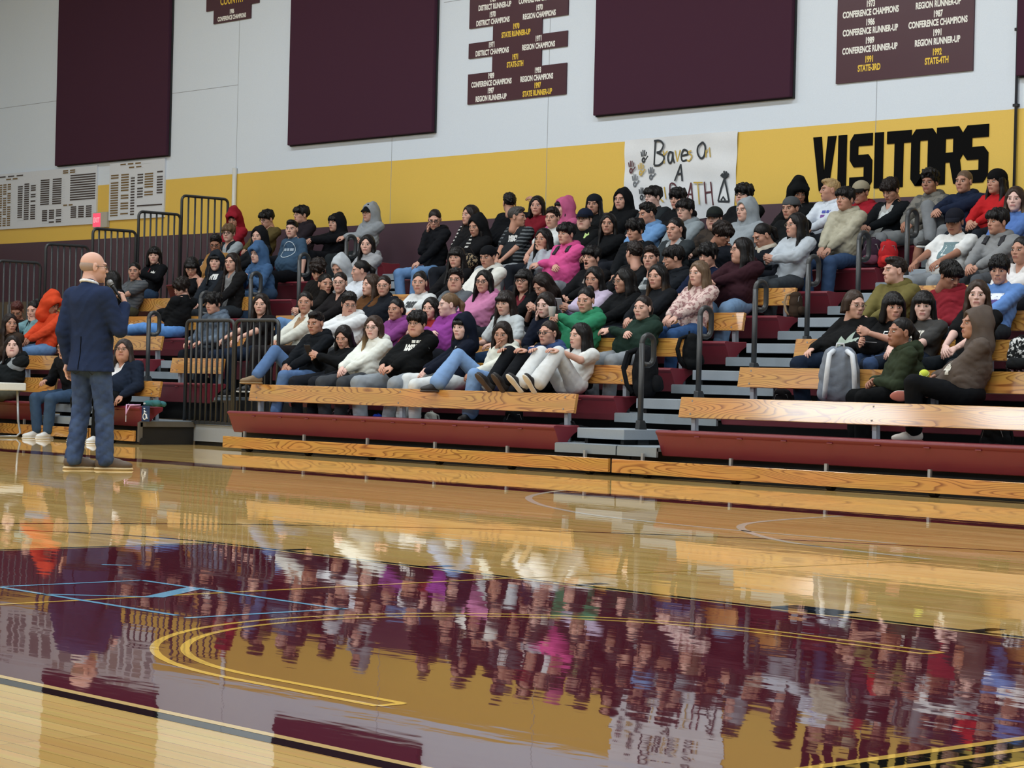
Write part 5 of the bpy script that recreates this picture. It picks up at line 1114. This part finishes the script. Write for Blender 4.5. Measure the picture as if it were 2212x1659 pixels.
P_(1464, 431, 8, 'boy with shaggy black hair in a black hoodie in front of the banner', 'b', 'm', ('mop', 'k'), top=(29, 31, 35), hood=True, ha=-30, pitch=4, bulk=1.25)
P_(1399, 463, 7, 'boy in a light blue hoodie turned left', 'c', 'm', ('short', 'k'), top=(104, 144, 190), hood=True, ha=-62, pitch=10)
P_(1647, 510, 6, 'student in a navy jacket with a beige hood, looking down', 'c', 'm', ('tight', 'k'), top=(30, 34, 42), hood=True, ha=-60, pitch=26, lean=1, extra='beige')
P_(1708, 451, 7, 'boy in a grey backward cap and black hoodie', 'c', 'm', ('short', 'k'), hat=('capback', (84, 88, 92), (84, 88, 92)), top=(28, 30, 32), ha=-34, pitch=4)
P_(1725, 418, 8, 'person hidden under a tall black hood by the wall', 'd', 'm', ('fringe', 'k'), hat='hoodpeak', top=(24, 26, 28), ha=14, pitch=18)
P_(1719, 488, 6, 'girl in glasses with long black hair and a white and grey jacket', 'b', 'f', ('vlong', 'k'), top=(176, 184, 192), ha=-58, glasses='wire', arms='phone', pants=(66, 72, 78))
# right block
P_(1793, 412, 8, 'blond boy in a white hoodie with a blue print, seen in profile', 'c', 'm', ('crop', 'y'), top=(204, 212, 222), hood=True, ha=-76, prints=[('shape', 0, -.17, .075, (70, 80, 160), 20, BARS), ('shape', 0, -.22, .085, (110, 70, 140), 20, BARS)])
P_(1826, 432, 7, 'black haired boy in a beige patterned hoodie and blue jeans at the aisle', 'c', 'm', ('fringe', 'k'), top=(176, 172, 154), pat='wash', top2=(154, 150, 132), hood=True, ha=-36, pitch=-3, arms='knee', lean=1, pants=(60, 82, 116), bulk=1.15, wr=(.02, .38, .16), wl=(.04, .36, .17))
P_(1859, 417, 8, 'boy in a camouflage cap and dark red hoodie', 'c', 'ms', ('short', 'd'), hat=('cap', (150, 142, 122), (44, 42, 40)), top=(150, 34, 46), hood=True, ha=-34, pitch=10, bulk=1.15)
P_(1924, 412, 8, 'boy with dark hair looking down, black printed sweatshirt and grey shorts', 'c', 'm', ('fringe', 'd'), top=(28, 32, 36), pat='open', top2=(160, 162, 160), ha=-34, pitch=26, arms='lap', pants=(122, 126, 130), foot='shorts', legs='wide', prints=[('shape', -.02, -.22, .08, (190, 196, 196), 18, BLOB)])
P_(2009, 396, 8, 'boy with curly black hair in a grey camouflage hooded jacket', 'd', 'm', ('curly', 'k'), top=(120, 118, 112), pat='camo', top2=(84, 84, 82), hood=True, ha=-26, pants=(124, 128, 130), foot='shorts', legs='wide')
P_(2082, 394, 8, 'boy with buzz cut light hair in a navy hoodie and grey sweatpants', 'c', 'm', ('buzz', 'o'), top=(36, 46, 70), hood=True, ha=-28, arms='clasp', pants=(120, 124, 128), legs=('mid', (.0, -.42, .02)), bulk=1.15, shoe=((30, 30, 32), (214, 214, 210)))
P_(2152, 395, 8, 'girl with long black hair and a bright red sweater beside the dark pipe', 'c', 'f', ('long', 'k'), hat=('beanie', (24, 24, 26), None), top=(176, 36, 40), ha=-40, arms='lap')
P_(2193, 432, 7, 'girl with streaked blond and brown hair at the right edge, blue shirt', 'p', 'f', ('front', 'b'), top=(84, 116, 176), ha=-14, tip='y')
P_(2062, 480, 6, 'boy in a white t-shirt with a square print, dark cap', 'd', 'm', ('short', 'k'), hat=('cap', (34, 36, 46), (34, 36, 46)), top=(216, 218, 218), sleeve='short', ha=-20, pitch=12, arms='knee', pants=(140, 146, 152), bulk=1.15,
   prints=[('shape', 0, -.22, .10, (96, 120, 126), 18, ([(-1, -.8), (1, -.8), (1, .9), (-1, .9)], [(0, 1, 2, 3)])), ('shape', 0, -.215, .07, (196, 204, 204), 18, ([(-.9, -.8), (.9, -.8), (.9, .8), (-.9, .8), (-.7, -.6), (.7, -.6), (.7, .6), (-.7, .6)], [(0, 1, 5, 4), (1, 2, 6, 5), (2, 3, 7, 6), (3, 0, 4, 7)]))])
P_(2155, 481, 6, 'black haired boy in a grey hoodie with dark backpack straps', 'c', 'm', ('fringe', 'k'), top=(130, 132, 134), hood=True, ha=-48, arms='lap', extra='straps', pants=(84, 88, 94))
P_(2206, 542, 5, 'dark haired girl in a white top cut by the right edge', 'c', 'f', ('tight', 'k'), top=(214, 212, 212), ha=-34, neck='v')
P_(1933, 586, 4, 'boy in an olive green hoodie facing left, faded haircut', 'a', 'm', ('crop', 'd'), top=(112, 104, 62), hood=True, ha=-66, arms='lap', bulk=1.1)
P_(2052, 597, 4, 'black haired boy in a dark red hoodie looking down to the right', 'd', 'm', ('fringe', 'k'), top=(128, 36, 46), hood=True, ha=42, pitch=26, arms='lap', lean=1, bulk=1.25, pants=(96, 114, 134))
P_(2159, 585, 4, 'smiling boy in a light blue printed sweatshirt', 'b', 'ms', ('fringe', 'k'), top=(98, 136, 196), ha=-10, pitch=8, arms='lap', prints=[('WRESTLING', -.0, -.18, .055, (222, 228, 238), 22), ('REGIONALS', -.0, -.23, .05, (80, 60, 120), 22)], pants=CH)
P_(1846, 659, 3, 'girl in glasses with a side braid, black sweatshirt with pale print', 'a', 'fs', ('braid', 'b'), top=(27, 28, 30), ha=34, pitch=8, glasses='wire', arms='thigh', bulk=1.3, pants=JD, prints=[('shape', .03, -.28, .13, (150, 166, 156), 20, ([(-.9, -.5), (-.3, -.1), (-.5, .5), (-.1, .2), (.2, .9), (.3, .3), (.9, .6), (.6, -.1), (.95, -.6), (.1, -.45)], [tuple(range(10))])), ('shape', .03, -.40, .13, (206, 216, 206), 20, ([(-1, -.06), (1, -.02), (1, .12), (-1, .08)], [(0, 1, 2, 3)]))])
R_pouch = P_(1930, 664, 3, 'person with a choppy dark bob laughing, black t-shirt and belt pouch', 'b', 'fs', ('bobbangs', 'k'), top=(28, 29, 31), ha=14, pitch=6, sleeve='short', arms='phone', wr=(.04, .30, .24), pants=(58, 78, 112), prints=[('shape', -.02, -.16, .035, (206, 210, 212), 15, ([(-1, -.5), (1, -.5), (1, .5), (-1, .5), (-.7, -.25), (.7, -.25), (.7, .25), (-.7, .25)], [(0, 1, 5, 4), (1, 2, 6, 5), (2, 3, 7, 6), (3, 0, 4, 7)]))])
P_(1995, 662, 3, 'girl with short black bangs in a dark grey printed t-shirt, arms bare', 'p', 'f', ('bobbangs', 'k'), top=(78, 78, 78), sleeve='short', ha=-6, pitch=4, arms='lap', pants=(40, 50, 66), prints=[('SUBLIME', -.0, -.20, .07, (190, 188, 180), 16), ('shape', 0, -.275, .075, (150, 134, 92), 16, ([(math.cos(i*math.pi/12)*(1 if i % 2 else .6), math.sin(i*math.pi/12)*(1 if i % 2 else .6)) for i in range(24)], [tuple(range(24))]))])
P_(2112, 639, 3, 'girl with very long brown hair in a black top with open shoulders', 'p', 'f', ('vlong', 'b'), top=(28, 29, 31), sleeve='short', ha=-6, arms='lap', pants=(34, 40, 46))
P_(1944, 720, 2, 'girl with slicked back hair in a dark green hoodie beside the grey backpack', 'd', 'f', ('tight', 'k'), top=(58, 68, 52), hood=True, ha=-58, pitch=-4, body=-38, arms='lap', lean=1, pants=(22, 24, 26), bulk=1.15)
R_ball = P_(2105, 702, 2, 'student in a brown hoodie, hood up, holding a tennis ball', 'c', 'm', ('short', 'k'), hat='hood', top=(98, 88, 82), ha=-66, pitch=-4, body=-50, arms='clasp', wl=(.06, .30, .13), wr=(.10, .25, .24), hands='grip', legs=('low', (.06, -.40, .09, -1, -.3, .25)), pants=(26, 28, 32), bulk=1.25, shoe=((214, 208, 200), (172, 104, 96)), prints=[('4', .06, -.33, .15, (200, 198, 190), 30)])
# left front
P_(28, 748, 1, 'girl in a black and grey hooded top seated behind the white table', 'p', 'w', ('mid', 'd'), top=(32, 36, 38), pat='yoke', top2=(128, 134, 138), hood=True, ha=-8, pitch=-4, arms='cross', bulk=1.35, pants=(96, 98, 86), shoe=((30, 34, 38), (196, 196, 192)))
P_(140, 748, 1, 'person in black almost hidden behind the speaker, jeans and white shoes', 'c', 'm', ('short', 'k'), top=(30, 32, 36), ha=-30, pitch=20, wl='face', arms='lean', lean=1, pants=JM, shoe=((206, 208, 208), (220, 220, 218)))
P_(267, 757, 1, 'woman in glasses and a navy jacket over a white shirt by the wheelchair sign', 'c', 'w', ('mid', 'h'), top=(34, 44, 62), pat='open', top2=(206, 206, 208), ha=-18, pitch=-6, glasses='wire', arms='thigh', wl=(.25, .16, .12), wr=(.20, .24, .16), body=14, bulk=1.3, pants=(26, 28, 30), shoe=((214, 218, 220), (220, 220, 218)))
# ------------------------------------------------------------------ the speaker
def speaker():
    base = Vector((-1.22, -4.12, 0)); H = aty(203, 578, -4.12); hz = H.z
    az = math.degrees(math.atan2(CAM.x-base.x, base.y-CAM.y)); rel = 138
    root = thing('person', (H.x, -4.12, 0), 'bald man in a navy blazer and jeans standing on the court, holding a microphone', 'person', rz=math.radians(az+rel))
    hc = Vector((0, 0, hz)); Mh = Matrix.Rotation(math.radians(106-rel), 3, 'Z') @ Matrix.Rotation(math.radians(3), 3, 'X'); sc = 1.03
    nb = hc+Vector((0, .045, -.13)); sh = hc+Vector((0, .05, -.215))
    S_ = {1: sh+Vector((.182, 0, -.02)), -1: sh+Vector((-.182, 0, -.02))}
    mic = hc+Mh @ Vector((-.03, -.135, -.112)); WR = hc+Mh @ Vector((-.075, -.265, -.285)); WL = Vector((.235, .02, sh.z-.57))
    El, WL = ik(S_[1], WL, .30, .27, (.4, 1, 0)); Er, WR = ik(S_[-1], WR, .30, .27, (-.35, .30, -1))
    parts = [xf(head_tpl('m'), Mh, hc, sc)]
    v, q = implicit([(cap(hc+Mh @ Vector((0, .03, -.07)), nb+Vector((0, 0, -.03)), .058, .064), .03), (ell(sh+Vector((0, -.02, -.03)), (.11, .07, .07)), .04)], .011); a = np.zeros((len(v), 4)); a[:, 3] = 1; parts.append((v, q, a))
    v, q = implicit([(cap(sh+Vector((-.12, 0, -.03)), sh+Vector((.12, 0, -.03)), .05), 0)]+[(cap(a_, b_, r1, r2), .02) for a_, b_, r1, r2 in ((S_[1], El, .045, .04), (El, WL, .04, .028), (S_[-1], Er, .045, .04), (Er, WR, .04, .028), (sh+Vector((.12, 0, -.03)), S_[1], .05, .045), (sh+Vector((-.12, 0, -.03)), S_[-1], .05, .045))], .011); a = np.zeros((len(v), 4)); a[:, 3] = 1; parts.append((v, q, a))
    gd = (mic-WR).normalized(); fd = (Mh @ Vector((.30, .25, .9))).normalized()
    parts.append(xf(HANDS['grip'], frame(fd, Mh @ Vector((-.6, -.75, .1))), WR+fd*.015, 1.02, mirror=True))
    parts.append(xf(HANDS['relax'], frame(Vector((.05, -.15, -1)), Vector((1, -.2, 0))), WL, 1.02))
    v, q, a = join(parts); mesh_np('body', v, q, [skin_mat('a')], root, attrs=a)
    rr = np.random.RandomState(5); ph = rr.rand(6)*6; X = (1, 0, 0)
    fold = lambda G: .006*(1-np.abs(np.sin(G[:, 2]*24+G[:, 0]*14+1.5*np.sin(G[:, 0]*18+ph[0]))))**2*np.sin(G[:, 0]*9+ph[1])+.005*(1-np.abs(np.sin(G[:, 2]*46+1.4*np.sin(G[:, 1]*26+G[:, 0]*17+ph[2]))))**2*(np.abs(G[:, 0]) > .17)
    hem = .815
    tp = [(cap((0, .012, hem-.02), (0, .0, 1.06), .166, .130, 1.32, 1., X), 0), (cap((0, .0, 1.06), sh+Vector((0, 0, -.07)), .132, .132, 1.38, 1.0, X), .05), (cap(sh+Vector((-.145, .005, -.02)), sh+Vector((.145, .005, -.02)), .068), .06), (cap(sh, nb+Vector((0, .012, -.02)), .085, .066), .05)]
    for s, S0, E0, W1 in ((1, S_[1], El, WL), (-1, S_[-1], Er, WR)):
        d = (W1-E0).normalized(); tp += [(cap(S0, E0, .074, .062), .045), (cap(E0, W1-d*.02, .062, .048), .02)]
    v, q = implicit(tp, .0125, [(('e', np.array((0, 0, hem-.6)), np.array((.9, .9, .6)), None), .006)], fold)
    bz = mesh_np('blazer', v, q, [cloth((42, 55, 86))], root)
    bv = BVHTree.FromPolygons([tuple(p) for p in v], [tuple(p) for p in q])
    b = MB(); pts = []
    for f_ in np.linspace(0, 1, 8):
        z = hem+.005+.27*f_; hit = bv.ray_cast(Vector((-.01, 1, z)), Vector((0, -1, 0)))
        if hit[0] is not None: pts.append(hit[0]+Vector((0, .001, 0)))
    b.tube(pts, .0045, 6); b.build('vent', cloth((14, 18, 30)), bz)
    # shirt collar
    ring = [nb+Vector((math.cos(t)*.068, .008+math.sin(t)*.066, .002+.020*math.sin(t))) for t in [2*math.pi*i/16 for i in range(16)]]
    v, q = implicit([(cap(ring[i], ring[(i+1) % 16], .0115, .0115, 1, 1), .01) for i in range(16)], .008); mesh_np('shirt_collar', v, q, [cloth((222, 226, 230))], root)
    # jeans
    hipz = .93; LG = []
    for s, yk, xa, ya in ((1, -.01, .115, .055), (-1, -.05, -.125, -.06)):
        LG.append((s, Vector((s*.088, .0, hipz)), Vector((s*.105, yk, .50)), Vector((xa, ya, .085))))
    pp = [(ell((0, .015, hipz+.0), (.165, .118, .13)), 0)]
    for s, H0, K0, F1 in LG: pp += [(cap(H0+Vector((0, .01, -.04)), K0, .096, .078), .03), (cap(K0, F1+Vector((0, .01, .0)), .078, .072), .02)]
    pf = lambda G: .008*(1-np.abs(np.sin(G[:, 2]*30+G[:, 0]*16+1.6*np.sin(G[:, 1]*20+ph[3]))))**2*np.clip((.95-G[:, 2])*2, .2, 1)+.005*(1-np.abs(np.sin(G[:, 2]*52-G[:, 1]*30+ph[4])))**2-.003
    v, q = implicit(pp, .0125, [(('e', np.array((0, 0, -.9)), np.array((.9, .9, .94)), None), .006)], pf); jn = mesh_np('jeans', v, q, [cloth((58, 74, 108), 'wash', (66, 84, 118))], root)
    bv = BVHTree.FromPolygons([tuple(p) for p in v], [tuple(p) for p in q]); 
    for s in (-1, 1):
        pk = []
        for x, z in ((-.05, .05), (.05, .05), (.05, -.05), (0, -.08), (-.05, -.05)):
            hit = bv.ray_cast(Vector((s*.085+x, 1, .86+z)), Vector((0, -1, 0))); pk.append(hit[0]+Vector((0, .002, 0)) if hit[0] is not None else Vector((s*.085+x, .14, .86+z)))
        b = MB(); b.tube(pk, .003, 6, closed=True); b.build('pocket', cloth((70, 74, 80)), jn)
    for s, H0, K0, F1 in LG:
        t_ = Vector((math.sin(math.radians(-36+s*6)), -math.cos(math.radians(-36+s*6)), 0)); M = frame(t_, (0, 0, 1)).to_4x4(); M.translation = F1+Vector((0, 0, .012))
        part('shoe', SHOE, [plain((84, 70, 58), .6), plain((196, 176, 138), .6)], root, M @ Matrix.Scale(1.08, 4))
    M4 = Matrix.Translation(hc) @ Mh.to_4x4() @ Matrix.Scale(sc, 4)
    part('hair', hair_mesh('bald'), [plain((150, 132, 122), .8)], root, M4); part('glasses', glasses_mesh(.0024), [plain((52, 44, 40), .3)], root, M4)
    R = Matrix.Rotation(math.radians(az+rel), 4, 'Z'); T = Matrix.Translation((H.x, -4.12, 0)) @ R
    mt = thing('microphone', T @ mic, 'silver headed handheld microphone held to the mouth of the bald speaker', 'microphone'); o = MB(); k = gd
    hd = T.to_3x3() @ (-gd)
    V = [Vector((0, 0, 0))+hd*t for t in (.02, .05, .12, .21)]
    MB().tube(V, [.017, .016, .0135, .0125], 12).build('handle', plain((28, 28, 30), .4), mt, smooth=True)
    v, q = implicit([(ell((0, 0, 0), (.027, .027, .027)), 0)], .006); mesh_np('grille', v, q, [plain((150, 152, 154), .35, metal=.5, bump=.6, bscale=500)], mt)
    MB().tube([hd*.016, hd*.026], .024, 14).build('collar_ring', plain((120, 122, 124), .35, metal=.6), mt, smooth=True)
speaker()
# ------------------------------------------------------------------ bags and small things
def lumps(G): return .006*(1-np.abs(np.sin(G[:, 2]*38+1.5*np.sin(G[:, 0]*22))))**2-.004*np.abs(np.sin(G[:, 0]*41+G[:, 2]*17))
def backpack(loc, rz, s, col, label, strap=None, pocket=None, pat='', col2=None, lean=0., group='bags left in the bleachers'):
    t = thing('backpack', loc, label, 'bag', rz=rz, group=group); t.rotation_euler = (math.radians(lean), 0, rz)
    v, q = implicit([(ell((0, 0, .20*s), (.155*s, .105*s, .21*s)), 0), (cap((-.09*s, 0, .07*s), (.09*s, 0, .07*s), .075*s), .05*s), (cap((-.06*s, 0, .36*s), (.06*s, 0, .36*s), .055*s), .06*s)], .012*s+.002, [(('e', np.array((0, 0, -.5)), np.array((.8, .8, .502)), None), .01)], lumps)
    mesh_np('pack_body', v, q, [cloth(col, pat, col2)], t)
    v, q = implicit([(cap((-.07*s, -.095*s, .10*s), (.07*s, -.095*s, .10*s), .05*s), 0), (cap((-.07*s, -.09*s, .15*s), (.07*s, -.09*s, .15*s), .04*s), .03)], .012*s+.002, (), lumps); mesh_np('front_pocket', v, q, [cloth(pocket or col)], t)
    for sd in (-1, 1):
        pts = [(sd*.05*s, .06*s, .39*s), (sd*.085*s, .135*s, .36*s), (sd*.10*s, .165*s, .24*s), (sd*.11*s, .13*s, .10*s), (sd*.11*s, .08*s, .04*s)]
        b = MB(); b.tube(pts, .020*s, 8); o = b.build('shoulder_strap', cloth(strap or col), t, smooth=True)
    MB().tube([(-.03*s, .03*s, .41*s), (-.025*s, .03*s, .445*s), (.025*s, .03*s, .445*s), (.03*s, .03*s, .41*s)], .009*s, 6).build('top_handle', cloth(strap or col), t, smooth=True)
    MB().tube([(-.12*s, -.06*s, .22*s), (-.08*s, -.075*s, .34*s), (.08*s, -.075*s, .34*s), (.12*s, -.06*s, .22*s)], .004, 6).build('zipper', plain((120, 120, 122), .4), t)
    return t
def at_row(px, py, r, dy, z=None):
    p = aty(px, py, (r-1)*D+dy); return (p.x, p.y, z if z is not None else p.z)
dk = lambda r: DECK0+(r-1)*R_+.002
st = lambda r: Z1+(r-1)*R_+.004
backpack(at_row(1392, 880, 2, .32, dk(2)+.14), 2.2, 1.15, (30, 32, 36), 'black backpack slumped on the right aisle half step beside the lowest handrail')
backpack(at_row(1492, 828, 3, .30, dk(3)+.14), 2.4, .82, (26, 28, 30), 'small black backpack by the second handrail of the right aisle')
backpack(at_row(1718, 700, 5, .33, dk(5)+.14), 2.0, .62, (70, 56, 46), 'small brown bag with a looped strap on the right aisle under the bench end', strap=(150, 128, 100))
backpack(at_row(1812, 858, 2, .16, st(2)), .75+math.pi, 1.12, (120, 128, 140), 'grey backpack with white printed straps standing on the bench beside the dark green hoodie', strap=(206, 212, 220), pocket=(140, 146, 154))
backpack(at_row(1884, 578, 7, .14, st(7)), .4, .72, (58, 42, 56), 'dark backpack with pinkish front on the seventh row behind a handrail', pocket=(104, 60, 76))
backpack(at_row(1918, 588, 7, .15, st(7)), .8, .66, (170, 40, 44), 'red backpack between the knees of the boy in grey shorts', pocket=(196, 50, 48))
backpack(at_row(2203, 798, 3, .16, st(3)), .2, .72, (40, 42, 44), 'backpack with black and white scribble pattern at the right edge', pat='graffiti', col2=(200, 202, 202))
backpack(at_row(815, 900, 2, -.22, dk(1)), .3, .40, (36, 70, 190), 'small bright blue drawstring bag on the deck under the front board', strap=(28, 56, 160))
backpack(at_row(738, 900, 2, -.20, dk(1)), 1.0, .62, (44, 34, 40), 'dark floral backpack with pink trim under the front board at left', pat='graffiti', col2=(150, 130, 140), pocket=(190, 60, 110))
backpack(at_row(930, 905, 2, -.20, dk(1)), .2, .50, (168, 170, 162), 'small pale grey backpack under the front board near the middle')
backpack(at_row(1110, 912, 2, -.20, dk(1)), .9, .66, (28, 32, 36), 'black backpack with pale teal straps under the front board', strap=(128, 152, 154))
backpack(at_row(1690, 858, 3, -.22, dk(2)), .5, .60, (34, 32, 34), 'dark backpack with gold charms under the second board at right')
backpack(at_row(2150, 950, 2, -.22, dk(1)), .2, .80, (27, 28, 30), 'large black backpack under the front board at the right edge')
t = thing('duffel_bag', at_row(1243, 952, 1, .42, dk(1)), 'black duffel bag lying on the deck at the right end of the front bench', 'bag', group='bags left in the bleachers')
v, q = implicit([(cap((-.15, 0, .085), (.12, 0, .075), .085, .07), 0)], .013, [(('e', np.array((0, 0, -.5)), np.array((.8, .8, .502)), None), .01)], lumps); mesh_np('bag_body', v, q, [cloth((24, 25, 28))], t)
MB().tube([(-.1, -.06, .13), (-.06, -.07, .19), (.04, -.07, .18), (.07, -.06, .12)], .011, 8).build('handle', cloth((30, 31, 34)), t, smooth=True)
t = thing('handbag', at_row(1012, 528, 7, -.05, st(7)+.10), 'black patterned shoulder bag on the lap of the girl in grey trousers', 'bag')
v, q = implicit([(ell((0, 0, .09), (.17, .09, .10)), 0)], .012, (), lumps); mesh_np('bag_body', v, q, [cloth((36, 34, 36), 'graffiti', (140, 124, 100))], t)
MB().tube([(-.14, 0, .13), (-.08, -.02, .24), (.06, -.02, .25), (.14, 0, .14)], .010, 8).build('strap', cloth((40, 38, 40)), t, smooth=True)
t = thing('belt_pouch', R_pouch[0].location+Vector((0, -.20, .22)), 'black zipped belt pouch on the lap of the laughing person', 'bag')
v, q = implicit([(ell((0, 0, 0), (.15, .06, .075)), 0)], .011, (), lumps); mesh_np('pouch', v, q, [cloth((28, 29, 32))], t); MB().tube([(-.11, -.05, .03), (0, -.066, .035), (.11, -.05, .03)], .004, 6).build('zipper', plain((120, 120, 124), .4), t)
def cup(loc, label, s=1.):
    t = thing('cup', loc, label, 'cup'); k = 18; b = MB()
    pr = [(.026, 0), (.036, .085), (.038, .088), (.034, .085), (.025, .006)]
    vs = [(r*s*math.cos(2*math.pi*i/k), r*s*math.sin(2*math.pi*i/k), z*s) for r, z in pr for i in range(k)]; n = len(pr)
    b.add(vs, [(j*k+i, j*k+(i+1) % k, (j+1)*k+(i+1) % k, (j+1)*k+i) for j in range(n-1) for i in range(k)]+[tuple(range(k-1, -1, -1)), tuple(range((n-1)*k, n*k))]); b.build('paper_cup', plain((222, 226, 230), .5), t, smooth=True)
def held(ret, s, off=(0, 0, 0), reach=.085):
    root, inf = ret; R = Matrix.Rotation(root.rotation_euler.z, 3, 'Z')
    a = [q for q in inf['arm'] if q[0] == s][0]; d = (a[3]-a[2]).normalized()
    return root.location + R @ (a[3]+d*reach+Vector(off))
cup(held(R_cup1, -1, (.03, -.02, -.01)), 'white cup in the hands of the girl in the bright green hoodie', 1.1)
cup(held(R_cup2, 1, (0, -.02, -.02)), 'white cup held by the girl in black against the end railing', 1.1)
t = thing('tennis_ball', held(R_ball, -1, (0, -.01, .03), .10), 'yellow green tennis ball held by the student in the brown hoodie', 'ball')
v, q = implicit([(ell((0, 0, 0), (.042, .042, .042)), 0)], .007); mesh_np('felt', v, q, [plain((196, 208, 70), .9, bump=.5, bscale=300)], t)
MB().tube([(.0425*math.cos(a)*math.cos(.45*math.sin(2*a)), .0425*math.sin(a)*math.cos(.45*math.sin(2*a)), .0425*math.sin(.45*math.sin(2*a))) for a in [2*math.pi*i/32 for i in range(32)]], .0016, 5, closed=True).build('seam', plain((220, 222, 190), .7), t)
t = tag(MB().box(-.035, .035, -.004, .004, -.06, .06).build('blue_card', plain((60, 130, 200), .5), bevel=.003), 'blue card held up by the dark haired student behind the microphone', 'card'); t.location = held(R_card, -1, (0, 0, .06), .09); t.rotation_euler = (0, .15, .9)
def phone(pos, lb, col=(28, 30, 34)):
    t = thing('phone', pos, lb, 'phone', rz=.4); t.rotation_euler = (-.9, 0, .4); MB().box(-.036, .036, -.075, .075, -.004, .004).build('case', plain(col, .4), t, bevel=.003); MB().box(-.032, .032, -.07, .07, .0041, .0048).build('screen', plain((30, 34, 42), .1), t)
phone(held(R_ph1, 1, (-.03, -.01, .03)), 'phone in the hands of the girl with straight black hair')
phone(held(R_ph2, 1, (-.03, -.01, .03)), 'pale phone held up by the girl with lavender sleeves', (190, 190, 200))
t = thing('slipper', at_row(986, 905, 2, -.22, dk(1)), 'tan fleece lined slipper standing on the deck under the front board', 'shoe')
v, q = implicit([(cap((-.07, 0, .03), (.08, 0, .035), .04, .045), 0), (cap((.07, 0, .05), (.075, 0, .10), .045, .045), .03)], .01, [(('e', np.array((0, 0, -.5)), np.array((.8, .8, .502)), None), .01)]); mesh_np('slipper_upper', v, q, [cloth((176, 146, 112))], t)
v, q = implicit([(cap((.072+.045*math.cos(a), .045*math.sin(a), .12), (.072+.045*math.cos(a+.6), .045*math.sin(a+.6), .12), .018), .01) for a in [2*math.pi*i/10 for i in range(10)]], .009, (), lambda G: lump(G, .004, 150)); mesh_np('fleece_cuff', v, q, [cloth((220, 212, 196))], t)
t = thing('lanyard', (-6.88, -.02, .42), 'pink and white lanyard draped over the maroon seat end by the wheelchair sign', 'lanyard')
MB().tube([(-.12, .10, .02), (-.10, -.01, .018), (-.085, -.022, -.03), (-.07, -.03, -.10), (-.055, -.022, -.04), (-.02, -.01, .016), (.05, .08, .022)], .008, 6).build('ribbon', plain((206, 160, 196), .6), t, smooth=True)
MB().tube([(-.07, -.032, -.10), (-.068, -.034, -.17)], .005, 6).build('clip', plain((196, 200, 206), .4), t)
t = thing('scarf', (-6.62, .10, .44), 'teal and white striped cloth bundled on the maroon seat end behind the wheelchair sign', 'cloth')
v, q = implicit([(cap((-.16, 0, .02), (.05, .02, .03), .03, .035), 0), (cap((-.15, .06, .02), (.04, .10, .02), .03), .03)], .01, (), lumps); mesh_np('cloth', v, q, [cloth((60, 110, 116), 'stripe', (210, 214, 222))], t)
# low white table at the left edge
p0 = aty(41, 836, -.42); t = thing('table', (p0.x-.76, -.42, 0), 'white topped table with curved metal legs at the left edge', 'table')
zt = p0.z+.045; MB().box(-.55, .55, -.22, .22, zt-.09, zt).build('table_top', plain((226, 228, 220), .4), t, bevel=.012)
for s in (-1, 1):
    for y in (-.15, .15): 
        pass
    x = s*.47; MB().tube([(x, -.15, zt-.09), (x, -.17, .2), (x+s*.02, -.19, .06), (x, -.15, .016), (x, .15, .016), (x+s*.02, .19, .06), (x, .17, .2), (x, .15, zt-.09)], .014, 10).build('leg', M_SILVER, t, smooth=True)
# clutter seen through the end railing: leaning boards beyond the bleacher end
for k, (x, w_, h_, c) in enumerate(((-19.9, .16, 1.9, (128, 130, 134)), (-19.2, .2, 1.85, (150, 112, 84)), (-18.3, .26, 1.8, (168, 140, 70)))):
    tag(MB().box(x-w_/2, x+w_/2, YW-.10, YW-.03, 0, h_).build('leaning_board', plain(c, .6), bevel=.01), ('narrow grey board', 'narrow orange brown board', 'narrow yellow board')[k]+' leaning on the wall beyond the end railing', 'board')
